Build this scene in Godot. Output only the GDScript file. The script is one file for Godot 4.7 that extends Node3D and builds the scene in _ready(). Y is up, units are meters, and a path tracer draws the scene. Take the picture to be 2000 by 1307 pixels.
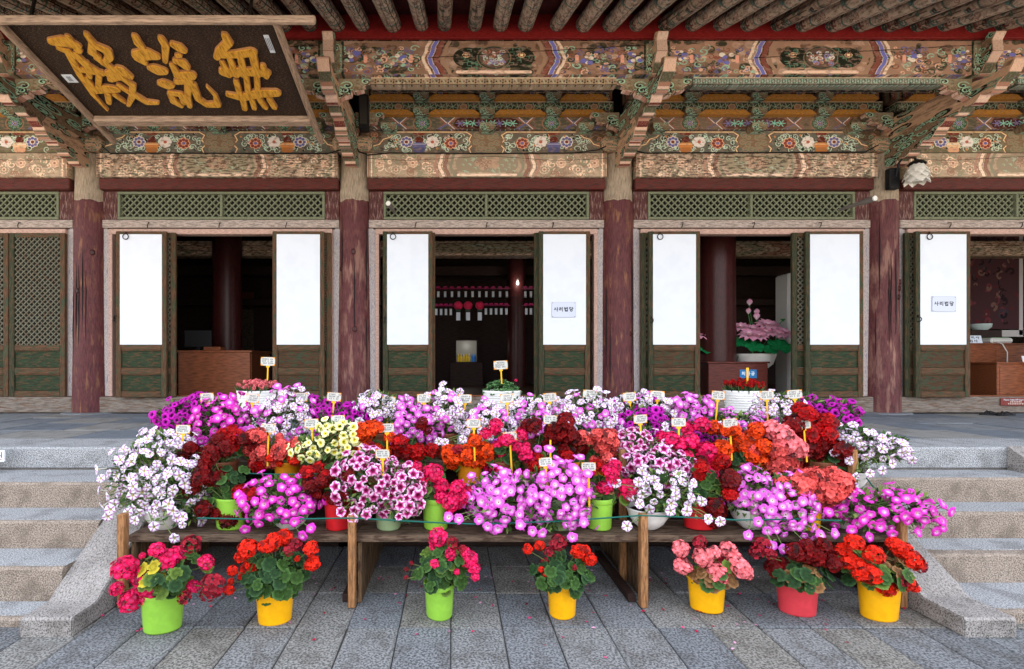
extends Node3D

# One-point view: the facade is parallel to the picture. F is the focal length and EYE the eye height; depth d is metres in front of the eye.
const F := 1050.0
const EYE := 1.42
const FLOOR := 0.77
const COLS := [-8.39, -4.854, -1.317, 2.2, 5.737, 9.274, 12.811]
var M := {}
var rng := RandomNumberGenerator.new()
var stamps := {}
var cache := {}


func P(px: float, py: float, d: float) -> Vector3:
	return Vector3((px - 885.0) * d / F, EYE - (py - 711.0) * d / F, -d)

func X(px: float, d: float) -> float:
	return (px - 885.0) * d / F

func Y(py: float, d: float) -> float:
	return EYE - (py - 711.0) * d / F

func rgb(r: float, g: float, b: float) -> Color:
	return Color(r / 255.0, g / 255.0, b / 255.0)


class MB:
	var v := PackedVector3Array()
	var n := PackedVector3Array()
	var t := PackedVector2Array()
	var c := PackedColorArray()
	var col := Color.WHITE

	func tri_n(a: Vector3, b: Vector3, d: Vector3, na: Vector3, nb: Vector3, nd: Vector3, ua := Vector2.ZERO, ub := Vector2.ZERO, ud := Vector2.ZERO, ca := Color(-1, 0, 0), cb := Color(-1, 0, 0), cd := Color(-1, 0, 0)) -> void:
		var g := (b - a).cross(d - a)
		if ca.r < 0.0:
			ca = col
			cb = col
			cd = col
		v.append(a); n.append(na); t.append(ua); c.append(ca)
		if g.dot(na + nb + nd) > 0.0:
			v.append(d); n.append(nd); t.append(ud); c.append(cd)
			v.append(b); n.append(nb); t.append(ub); c.append(cb)
		else:
			v.append(b); n.append(nb); t.append(ub); c.append(cb)
			v.append(d); n.append(nd); t.append(ud); c.append(cd)

	func tri_o(a: Vector3, b: Vector3, d: Vector3, inside: Vector3, ua := Vector2.ZERO, ub := Vector2.ZERO, ud := Vector2.ZERO) -> void:
		var g := (b - a).cross(d - a).normalized()
		if g.dot((a + b + d) / 3.0 - inside) < 0.0:
			g = -g
		tri_n(a, b, d, g, g, g, ua, ub, ud)

	func quad_o(a: Vector3, b: Vector3, d: Vector3, e: Vector3, inside: Vector3, u := Rect2(0, 0, 1, 1)) -> void:
		var p := u.position
		var q := u.end
		tri_o(a, b, d, inside, Vector2(p.x, q.y), q, Vector2(q.x, p.y))
		tri_o(a, d, e, inside, Vector2(p.x, q.y), Vector2(q.x, p.y), p)

	func box(ctr: Vector3, s: Vector3, bev := 0.0, bas := Basis()) -> void:
		var h := s / 2.0
		bev = minf(bev, minf(h.x, minf(h.y, h.z)) * 0.9)
		var q := func(sx: float, sy: float, sz: float, ax: int) -> Vector3:
			var r := h - Vector3(bev, bev, bev)
			r[ax] = h[ax]
			return ctr + bas * Vector3(r.x * sx, r.y * sy, r.z * sz)
		for ax in 3:
			var a1 := (ax + 1) % 3
			var a2 := (ax + 2) % 3
			for s0 in [-1.0, 1.0]:
				var w := []
				for k in [[-1.0, -1.0], [1.0, -1.0], [1.0, 1.0], [-1.0, 1.0]]:
					var g := Vector3.ZERO
					g[ax] = s0
					g[a1] = k[0]
					g[a2] = k[1]
					w.append(q.call(g.x, g.y, g.z, ax))
				quad_o(w[0], w[1], w[2], w[3], ctr)
				if bev > 0.0:
					for s1 in [-1.0, 1.0]:
						var w2 := []
						for k in [[0, -1.0], [1, -1.0], [1, 1.0], [0, 1.0]]:
							var g := Vector3.ZERO
							g[ax] = s0
							g[a1] = s1
							g[a2] = k[1]
							w2.append(q.call(g.x, g.y, g.z, ax if k[0] == 0 else a1))
						quad_o(w2[0], w2[1], w2[2], w2[3], ctr)
		if bev > 0.0:
			for sx in [-1.0, 1.0]:
				for sy in [-1.0, 1.0]:
					for sz in [-1.0, 1.0]:
						tri_o(q.call(sx, sy, sz, 0), q.call(sx, sy, sz, 1), q.call(sx, sy, sz, 2), ctr)

	# a box whose front (+z) face carries the whole texture
	func painted(x0: float, x1: float, y0: float, y1: float, z0: float, z1: float) -> void:
		var ctr := Vector3((x0 + x1) / 2, (y0 + y1) / 2, (z0 + z1) / 2)
		var k := func(a: int, b: int, e: int) -> Vector3: return Vector3(x1 if a else x0, y1 if b else y0, z1 if e else z0)
		quad_o(k.call(0, 0, 1), k.call(1, 0, 1), k.call(1, 1, 1), k.call(0, 1, 1), ctr)
		quad_o(k.call(0, 0, 0), k.call(1, 0, 0), k.call(1, 1, 0), k.call(0, 1, 0), ctr)
		quad_o(k.call(0, 0, 0), k.call(1, 0, 0), k.call(1, 0, 1), k.call(0, 0, 1), ctr, Rect2(0, 0.72, 1, 0.28))
		quad_o(k.call(0, 1, 0), k.call(1, 1, 0), k.call(1, 1, 1), k.call(0, 1, 1), ctr, Rect2(0, 0, 1, 0.1))
		quad_o(k.call(0, 0, 0), k.call(0, 0, 1), k.call(0, 1, 1), k.call(0, 1, 0), ctr, Rect2(0, 0, 0.05, 1))
		quad_o(k.call(1, 0, 0), k.call(1, 0, 1), k.call(1, 1, 1), k.call(1, 1, 0), ctr, Rect2(0, 0, 0.05, 1))

	# rows of points; closed rings turn their normals outwards
	func skin(rows: Array, closed := true, cols := []) -> void:
		var nr := rows.size()
		var m: int = rows[0].size()
		var nn := []
		for i in nr:
			var ctr := Vector3.ZERO
			for p in rows[i]:
				ctr += p
			ctr /= m
			var line := PackedVector3Array()
			for j in m:
				var a: Vector3 = rows[i][(j + 1) % m] if closed else rows[i][mini(j + 1, m - 1)]
				var b: Vector3 = rows[i][(j + m - 1) % m] if closed else rows[i][maxi(j - 1, 0)]
				var e: Vector3 = rows[mini(i + 1, nr - 1)][j]
				var f: Vector3 = rows[maxi(i - 1, 0)][j]
				var g := (a - b).cross(e - f)
				if g.length_squared() < 1e-16:
					g = e - f if i == nr - 1 else f - e
				g = g.normalized()
				line.append(g)
			nn.append(line)
		if closed:
			var tot := 0.0
			for i in nr:
				var ctr := Vector3.ZERO
				for p in rows[i]:
					ctr += p
				ctr /= m
				for j in m:
					tot += nn[i][j].dot(rows[i][j] - ctr)
			if tot < 0.0:
				for i in nr:
					for j in m:
						nn[i][j] = -nn[i][j]
		for i in nr - 1:
			for j in (m if closed else m - 1):
				var k := (j + 1) % m
				var u0 := float(j) / m
				var u1 := float(j + 1) / m
				var v0 := float(i) / (nr - 1)
				var v1 := float(i + 1) / (nr - 1)
				if cols.size():
					tri_n(rows[i][j], rows[i][k], rows[i + 1][k], nn[i][j], nn[i][k], nn[i + 1][k], Vector2(u0, v0), Vector2(u1, v0), Vector2(u1, v1), cols[i][j], cols[i][k], cols[i + 1][k])
					tri_n(rows[i][j], rows[i + 1][k], rows[i + 1][j], nn[i][j], nn[i + 1][k], nn[i + 1][j], Vector2(u0, v0), Vector2(u1, v1), Vector2(u0, v1), cols[i][j], cols[i + 1][k], cols[i + 1][j])
				else:
					tri_n(rows[i][j], rows[i][k], rows[i + 1][k], nn[i][j], nn[i][k], nn[i + 1][k], Vector2(u0, v0), Vector2(u1, v0), Vector2(u1, v1))
					tri_n(rows[i][j], rows[i + 1][k], rows[i + 1][j], nn[i][j], nn[i + 1][k], nn[i + 1][j], Vector2(u0, v0), Vector2(u1, v1), Vector2(u0, v1))

	func cap(ring: PackedVector3Array, inside: Vector3) -> void:
		var ctr := Vector3.ZERO
		for p in ring:
			ctr += p
		ctr /= ring.size()
		for j in ring.size():
			tri_o(ring[j], ring[(j + 1) % ring.size()], ctr, inside)

	func tube(pts: Array, rad: Array, sides := 6, caps := true) -> void:
		var rows := []
		var side := Vector3.ZERO
		for i in pts.size():
			var d: Vector3 = (pts[mini(i + 1, pts.size() - 1)] - pts[maxi(i - 1, 0)]).normalized()
			if side == Vector3.ZERO:
				side = d.cross(Vector3.UP if absf(d.y) < 0.9 else Vector3.RIGHT).normalized()
			side = (side - d * side.dot(d)).normalized()
			var up := d.cross(side)
			var r: float = rad[mini(i, rad.size() - 1)]
			var ring := PackedVector3Array()
			for j in sides:
				var a := TAU * j / sides
				ring.append(pts[i] + (side * cos(a) + up * sin(a)) * r)
			rows.append(ring)
		skin(rows)
		if caps:
			cap(rows[0], pts[1])
			cap(rows[-1], pts[-2])

	func lathe(at: Vector3, prof: Array, sides := 24, sx := 1.0, sz := 1.0, caps := true) -> void:
		var rows := []
		for q in prof:
			var ring := PackedVector3Array()
			for j in sides:
				var a := TAU * j / sides
				ring.append(at + Vector3(cos(a) * q.x * sx, q.y, sin(a) * q.x * sz))
			rows.append(ring)
		skin(rows)
		if caps:
			var mid: Vector3 = at + Vector3(0, (prof[0].y + prof[-1].y) / 2, 0)
			if prof[0].x > 0.001:
				cap(rows[0], mid)

	# a flat outline with thickness; xf puts its xy plane into place, z0..z1 is the thickness
	func prism(poly: PackedVector2Array, z0: float, z1: float, xf := Transform3D(), front_col := Color(-1, 0, 0), side_col := Color(-1, 0, 0)) -> void:
		var idx := Geometry2D.triangulate_polygon(poly)
		var r := Rect2(poly[0], Vector2.ZERO)
		for p in poly:
			r = r.expand(p)
		var fc := col if front_col.r < 0.0 else front_col
		var sc := col if side_col.r < 0.0 else side_col
		for k in range(0, idx.size(), 3):
			for z in [z0, z1]:
				var nn := xf.basis * Vector3(0, 0, 1.0 if z == z1 else -1.0)
				var w := []
				var u := []
				for e in 3:
					var p := poly[idx[k + e]]
					w.append(xf * Vector3(p.x, p.y, z))
					var q := (p - r.position) / r.size
					u.append(Vector2(q.x, 1.0 - q.y))
				tri_n(w[0], w[1], w[2], nn, nn, nn, u[0], u[1], u[2], fc, fc, fc)
		var cw := Geometry2D.is_polygon_clockwise(poly)
		for i in poly.size():
			var a := poly[i]
			var b := poly[(i + 1) % poly.size()]
			var o := (b - a).orthogonal().normalized()
			var nn := xf.basis * Vector3(o.x, o.y, 0)
			if not cw:
				nn = -nn
			# orthogonal() of a counter-clockwise edge points to the left of travel; outward is the right
			var mid := (a + b) / 2.0 + Vector2(nn.dot(xf.basis.x), nn.dot(xf.basis.y)) * 0.0005
			if Geometry2D.is_point_in_polygon(mid, poly):
				nn = -nn
			var A := xf * Vector3(a.x, a.y, z0)
			var B := xf * Vector3(b.x, b.y, z0)
			var C := xf * Vector3(b.x, b.y, z1)
			var D := xf * Vector3(a.x, a.y, z1)
			var ua := Vector2(float(i) / poly.size(), 0)
			var ub := Vector2(float(i + 1) / poly.size(), 0)
			tri_n(A, B, C, nn, nn, nn, ua, ub, ub + Vector2(0, 1), sc, sc, sc)
			tri_n(A, C, D, nn, nn, nn, ua, ub + Vector2(0, 1), ua + Vector2(0, 1), sc, sc, sc)

	func mesh() -> ArrayMesh:
		var a := []
		a.resize(Mesh.ARRAY_MAX)
		a[Mesh.ARRAY_VERTEX] = v
		a[Mesh.ARRAY_NORMAL] = n
		a[Mesh.ARRAY_TEX_UV] = t
		a[Mesh.ARRAY_COLOR] = c
		var m := ArrayMesh.new()
		m.add_surface_from_arrays(Mesh.PRIMITIVE_TRIANGLES, a)
		return m


func part(parent: Node, called: String, shape, mat: Material, xf := Transform3D(), kind := "") -> MeshInstance3D:
	var o := MeshInstance3D.new()
	o.name = called
	o.mesh = shape.mesh() if shape is MB else shape
	o.material_override = mat
	o.transform = xf
	if kind:
		o.set_meta("kind", kind)
	parent.add_child(o, true)
	return o

func node(parent: Node, called: String, at := Vector3.ZERO) -> Node3D:
	var o := Node3D.new()
	o.name = called
	o.position = at
	parent.add_child(o, true)
	return o

func thing(called: String, label: String, category: String, at := Vector3.ZERO, group := "", kind := "") -> Node3D:
	var o := node(self, called, at)
	tag(o, label, category, group, kind)
	return o

func tag(o: Node, label: String, category := "", group := "", kind := "") -> void:
	o.set_meta("label", label)
	if category:
		o.set_meta("category", category)
	if group:
		o.set_meta("group", group)
	if kind:
		o.set_meta("kind", kind)

func bx(ctr: Vector3, s: Vector3, bev := 0.0, bas := Basis()) -> MB:
	var b := MB.new()
	b.box(ctr, s, bev, bas)
	return b

# box between two corners given as x, y, depth
func bd(x0: float, x1: float, y0: float, y1: float, d0: float, d1: float, bev := 0.006) -> MB:
	return bx(Vector3((x0 + x1) / 2, (y0 + y1) / 2, -(d0 + d1) / 2), Vector3(absf(x1 - x0), absf(y1 - y0), absf(d1 - d0)), bev)


# ---------------------------------------------------------------- materials
func noise_tex(seed_: int, freq: float, octaves: int, cols: Array, offs: Array, size := 512, kind := FastNoiseLite.TYPE_SIMPLEX_SMOOTH, fractal := FastNoiseLite.FRACTAL_FBM, normal := false, bump := 3.0) -> NoiseTexture2D:
	var nz := FastNoiseLite.new()
	nz.seed = seed_
	nz.noise_type = kind
	nz.frequency = freq
	nz.fractal_type = fractal
	nz.fractal_octaves = octaves
	nz.fractal_gain = 0.6
	var tx := NoiseTexture2D.new()
	tx.width = size
	tx.height = size
	tx.seamless = true
	tx.generate_mipmaps = false
	if normal:
		tx.as_normal_map = true
		tx.bump_strength = bump
	elif cols.size():
		var g := Gradient.new()
		g.offsets = PackedFloat32Array(offs)
		g.colors = PackedColorArray(cols)
		tx.color_ramp = g
	tx.noise = nz
	return tx

func gray(x: float, a := 1.0) -> Color:
	return Color(x, x, x, a)

func mat(color: Color, rough := 0.8, tex: Texture2D = null, scale := Vector3.ONE, world := true, detail: Texture2D = null, dscale := Vector3.ONE, nrm: Texture2D = null, nscale := 1.0) -> StandardMaterial3D:
	var m := StandardMaterial3D.new()
	m.albedo_color = color
	m.roughness = rough
	m.metallic_specular = 0.35
	if tex:
		m.albedo_texture = tex
		m.uv1_triplanar = true
		m.uv1_world_triplanar = world
		m.uv1_scale = scale
	if nrm:
		m.normal_enabled = true
		m.normal_texture = nrm
		m.normal_scale = nscale
		if not tex:
			m.uv1_triplanar = true
			m.uv1_world_triplanar = world
			m.uv1_scale = scale
	if detail:
		m.detail_enabled = true
		m.detail_albedo = detail
		m.detail_uv_layer = BaseMaterial3D.DETAIL_UV_2
		m.detail_blend_mode = BaseMaterial3D.BLEND_MODE_MIX
		m.uv2_triplanar = true
		m.uv2_world_triplanar = world
		m.uv2_scale = dscale
	return m

func painted_mat(tex: Texture2D, detail: Texture2D, dscale: Vector3, nrm: Texture2D = null) -> StandardMaterial3D:
	var m := mat(Color(1.0, 0.95, 0.925), 0.85, null, Vector3.ONE, true, detail, dscale)
	m.albedo_texture = tex
	return m

func vc_mat(rough := 0.6, back := Color.BLACK, sheen := 0.0) -> StandardMaterial3D:
	var m := StandardMaterial3D.new()
	m.vertex_color_use_as_albedo = true
	m.vertex_color_is_srgb = true
	m.roughness = rough
	m.metallic_specular = 0.3
	m.cull_mode = BaseMaterial3D.CULL_DISABLED
	if back != Color.BLACK:
		m.backlight_enabled = true
		m.backlight = back
	return m


# ---------------------------------------------------------------- painting flat ornament
func stamp(r: float, col: Color) -> Image:
	var key := "%.1f %s" % [r, col.to_html()]
	if not stamps.has(key):
		var s := int(ceil(2.0 * r)) + 2
		var im := Image.create_empty(s, s, false, Image.FORMAT_RGBA8)
		for y in s:
			for x in s:
				var q := Vector2(x + 0.5 - s / 2.0, y + 0.5 - s / 2.0).length()
				im.set_pixel(x, y, Color(col.r, col.g, col.b, col.a * clampf(r + 0.5 - q, 0.0, 1.0)))
		stamps[key] = im
	return stamps[key]

func dab(im: Image, x: float, y: float, r: float, col: Color) -> void:
	var s := stamp(snappedf(r, 0.5), col)
	im.blend_rect(s, Rect2i(0, 0, s.get_width(), s.get_height()), Vector2i(roundi(x - s.get_width() / 2.0), roundi(y - s.get_height() / 2.0)))

func draw(im: Image, pts: Array, r: float, col: Color) -> void:
	for i in pts.size() - 1:
		var a: Vector2 = pts[i]
		var b: Vector2 = pts[i + 1]
		var k := maxi(1, int(a.distance_to(b) / maxf(r * 0.6, 0.7)))
		for j in k + 1:
			var p := a.lerp(b, float(j) / k)
			dab(im, p.x, p.y, r, col)

func curl(im: Image, x: float, y: float, R: float, a0: float, turns: float, r: float, col: Color) -> void:
	var pts := []
	var k := int(10 * absf(turns)) + 4
	for i in k + 1:
		var f := float(i) / k
		pts.append(Vector2(x, y) + Vector2.from_angle(a0 + turns * TAU * f) * R * (1.0 - 0.85 * f))
	draw(im, pts, r, col)

func rosette(im: Image, x: float, y: float, R: float, edge: Color, petal: Color, heart: Color) -> void:
	for k in 8:
		var q := Vector2(x, y) + Vector2.from_angle(TAU * k / 8) * R * 0.68
		dab(im, q.x, q.y, R * 0.36, edge)
	for k in 8:
		var q := Vector2(x, y) + Vector2.from_angle(TAU * k / 8) * R * 0.66
		dab(im, q.x, q.y, R * 0.25, petal)
	dab(im, x, y, R * 0.36, edge)
	dab(im, x, y, R * 0.26, heart)

func canvas(w: int, h: int, col: Color) -> Image:
	var im := Image.create_empty(w, h, false, Image.FORMAT_RGBA8)
	im.fill(col)
	return im

func blotches(im: Image, n: int, r0: float, r1: float, cols: Array, flat := 1.0) -> void:
	for i in n:
		var x := rng.randf() * im.get_width()
		var y := rng.randf() * im.get_height()
		var r := rng.randf_range(r0, r1)
		var c: Color = cols[rng.randi() % cols.size()]
		for k in 4:
			dab(im, x + rng.randf_range(-r, r) * 1.4, y + rng.randf_range(-r, r) * 0.7 * flat, r * rng.randf_range(0.3, 0.8), c)

func bright(im: Image, b := 1.42, c := 1.14, s := 0.7) -> ImageTexture:
	im.adjust_bcs(b, c, s)
	return ImageTexture.create_from_image(im)

func tex(im: Image) -> ImageTexture:
	return ImageTexture.create_from_image(im)

func chevron(im: Image, x: float, w: float, col: Color, dirn: float, edge := Color.TRANSPARENT) -> void:
	var h := im.get_height()
	var pts := []
	for i in 7:
		var f := i / 6.0
		pts.append(Vector2(x + dirn * (0.16 * h) * (1.0 - absf(2.0 * f - 1.0)) + dirn * 3.0 * sin(f * 12.0), f * h))
	if edge.a > 0.0:
		draw(im, pts, w + 1.5, edge)
	draw(im, pts, w, col)

const TEAL := Color(0.42, 0.62, 0.55)
const DEEP := Color(0.13, 0.20, 0.15)
const RUST := Color(0.42, 0.20, 0.15)
const BONE := Color(0.78, 0.70, 0.60)
const AZURE := Color(0.28, 0.31, 0.58)

func flower_board(vase: Color, base: Color) -> ImageTexture:
	var w := 1024
	var h := 104
	var im := canvas(w, h, base)
	blotches(im, 60, 6, 18, [Color(base.darkened(0.25), 0.5), Color(base.lightened(0.1), 0.4), Color(0.4, 0.34, 0.26, 0.35)])
	for sgn in [-1.0, 1.0]:
		var q := func(f: float, y: float) -> Vector2: return Vector2(w * (0.5 + sgn * f), y * h)
		# carved ends beyond the stepped outline
		draw(im, [q.call(0.49, 0.2), q.call(0.44, 0.25)], 24, Color(0.30, 0.24, 0.18))
		for k in 6:
			var p: Vector2 = q.call(rng.randf_range(0.42, 0.5), rng.randf_range(0.1, 0.75))
			curl(im, p.x, p.y, 11, rng.randf() * TAU, 1.2, 2.0, Color(0.36, 0.47, 0.38) if k % 2 else Color(0.55, 0.36, 0.26))
		# vines
		for k in 56:
			var f := 0.075 + 0.335 * rng.randf()
			var p: Vector2 = q.call(f, rng.randf_range(0.2, 0.88))
			curl(im, p.x, p.y, rng.randf_range(9, 17), rng.randf() * TAU, (1.1 if rng.randf() < 0.5 else -1.1), 1.6, Color(0.56, 0.70, 0.63))
		for k in 34:
			var p: Vector2 = q.call(0.08 + 0.32 * rng.randf(), rng.randf_range(0.15, 0.9))
			dab(im, p.x, p.y, rng.randf_range(3, 6), Color(0.10, 0.18, 0.13))
			dab(im, p.x + 3, p.y - 3, 1.5, Color(0.68, 0.76, 0.66))
		for k in 10:
			var p: Vector2 = q.call(0.08 + 0.30 * rng.randf(), rng.randf_range(0.2, 0.85))
			dab(im, p.x, p.y, 4.5, Color(0.75, 0.48, 0.22) if k % 3 else Color(0.80, 0.74, 0.66))
			dab(im, p.x, p.y, 2, Color(0.50, 0.2, 0.14))
		# vase
		var vx: float = q.call(0.268, 0).x
		draw(im, [Vector2(vx - 14, h * 0.12), Vector2(vx + 14, h * 0.12)], 9, Color(0.42, 0.17, 0.12))
		dab(im, vx, h * 0.42, 17, Color(0.36, 0.15, 0.11))
		draw(im, [Vector2(vx - 14, h * 0.66), Vector2(vx + 14, h * 0.66)], 15, vase)
		draw(im, [Vector2(vx - 12, h * 0.86), Vector2(vx + 12, h * 0.86)], 12, vase.darkened(0.12))
		draw(im, [Vector2(vx - 26, h * 0.60), Vector2(vx + 26, h * 0.60)], 2, vase.lightened(0.3))
		# flowers
		for fl in [[0.318, 0.5, AZURE, Color(0.80, 0.72, 0.62), RUST], [0.215, 0.5, Color(0.82, 0.76, 0.68), Color(0.86, 0.82, 0.74), Color(0.62, 0.3, 0.22)], [0.142, 0.56, Color(0.45, 0.18, 0.16), Color(0.72, 0.50, 0.36), AZURE]]:
			var p: Vector2 = q.call(fl[0], fl[1])
			rosette(im, p.x, p.y, 26, fl[3], fl[2], fl[4])
		# outline of the panel
		var out := [q.call(0.062, 1.0), q.call(0.07, 0.8), q.call(0.055, 0.62), q.call(0.07, 0.42), q.call(0.06, 0.2), q.call(0.08, 0.06), q.call(0.36, 0.06), q.call(0.385, 0.3), q.call(0.41, 0.38), q.call(0.425, 0.6), q.call(0.46, 0.72), q.call(0.495, 0.95)]
		draw(im, out, 4.5, Color(0.50, 0.22, 0.15))
		draw(im, out, 2.0, Color(0.86, 0.66, 0.48))
	# carved scroll in the middle
	draw(im, [Vector2(w * 0.47, h * 0.5), Vector2(w * 0.53, h * 0.5)], 34, Color(0.40, 0.33, 0.25))
	for sgn in [-1, 1]:
		for k in [[0.018, 0.28], [0.038, 0.2], [0.02, 0.62], [0.042, 0.52], [0.03, 0.85], [0.008, 0.86]]:
			curl(im, w * (0.5 + sgn * k[0]), h * k[1], 15, 0.8 * sgn, 1.3 * sgn, 3.0, Color(0.36, 0.47, 0.38))
			curl(im, w * (0.5 + sgn * k[0]), h * k[1], 15, 0.8 * sgn, 1.3 * sgn, 1.0, Color(0.55, 0.30, 0.22))
	return bright(im)

func big_beam(base: Color, fresh: float) -> ImageTexture:
	var w := 1024
	var h := 112
	var im := canvas(w, h, base)
	blotches(im, 120, 6, 20, [Color(base.darkened(0.3), 0.45), Color(base.lightened(0.2), 0.45), Color(0.36, 0.27, 0.20, 0.4), Color(0.40, 0.45, 0.36, 0.5)], 0.6)
	for sgn in [-1.0, 1.0]:
		for k in 60:
			var f := 0.19 + 0.3 * rng.randf()
			curl(im, w * (0.5 + sgn * f), h * rng.randf_range(0.1, 0.95), rng.randf_range(9, 24), rng.randf() * TAU, (1.0 if k % 2 else -1.0), rng.randf_range(1.5, 3.5), [Color(BONE, 0.75), Color(0.36, 0.42, 0.33, 0.8), Color(0.45, 0.30, 0.22, 0.7), Color(0.40, 0.36, 0.28, 0.7)][k % 4])
		for k in 4:
			var x: float = w * (0.5 + sgn * (0.24 + 0.07 * k))
			rosette(im, x, h * (0.42 if k % 2 else 0.7), 22, Color(BONE, 0.8), Color(0.66, 0.52, 0.42) if k % 2 else Color(0.45, 0.42, 0.34), Color(0.5, 0.28, 0.2))
		chevron(im, w * (0.5 + sgn * 0.135), 6, Color(0.36, 0.40, 0.32), sgn)
		chevron(im, w * (0.5 + sgn * 0.160), 6, Color(0.42, 0.25, 0.20), sgn, Color(0.2, 0.14, 0.1))
		chevron(im, w * (0.5 + sgn * 0.182), 7, Color(0.80, 0.70, 0.62), sgn, Color(0.25, 0.16, 0.12))
		chevron(im, w * (0.5 + sgn * 0.203), 5, Color(0.55, 0.36, 0.30), sgn)
		for k in 3:
			draw(im, [Vector2(w * (0.5 + sgn * (0.47 + k * 0.012)), 0), Vector2(w * (0.5 + sgn * (0.47 + k * 0.012)), h)], 2.5, [Color(0.42, 0.47, 0.37), Color(BONE, 0.8), Color(0.4, 0.24, 0.18)][k])
	# middle panel
	draw(im, [Vector2(w * 0.41, h * 0.45), Vector2(w * 0.59, h * 0.45)], 42, Color(0.40, 0.40, 0.31))
	for k in 46:
		var x := w * rng.randf_range(0.39, 0.61)
		var y := h * rng.randf_range(0.12, 0.8)
		draw(im, [Vector2(x, y), Vector2(x + 9, y), Vector2(x + 9, y + 8)], 1.3, Color(TEAL, 0.6))
	for k in 16:
		dab(im, w * 0.5 + rng.randf_range(-40, 40), h * 0.42 + rng.randf_range(-22, 22), rng.randf_range(8, 15), Color(0.56, 0.45, 0.36, 0.8))
	for k in 10:
		curl(im, w * 0.5 + rng.randf_range(-44, 44), h * 0.42 + rng.randf_range(-24, 24), 12, rng.randf() * TAU, 1.0, 1.5, Color(0.40, 0.28, 0.22))
	draw(im, [Vector2(w * 0.38, h * 0.93), Vector2(w * 0.62, h * 0.93)], 6, Color(0.76, 0.68, 0.60))
	im.blend_rect(canvas(w, h, Color(base.lerp(Color(0.52, 0.47, 0.42), 0.6), 0.42 - 0.12 * fresh)), Rect2i(0, 0, w, h), Vector2i.ZERO)
	# the long split in the timber
	var crack := []
	for k in 20:
		crack.append(Vector2(w * k / 19.0, h * (0.22 + 0.08 * sin(k * 0.5)) + rng.randf_range(-1.5, 1.5)))
	draw(im, crack, 1.2, Color(0.10, 0.07, 0.05))
	return bright(im)

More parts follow.
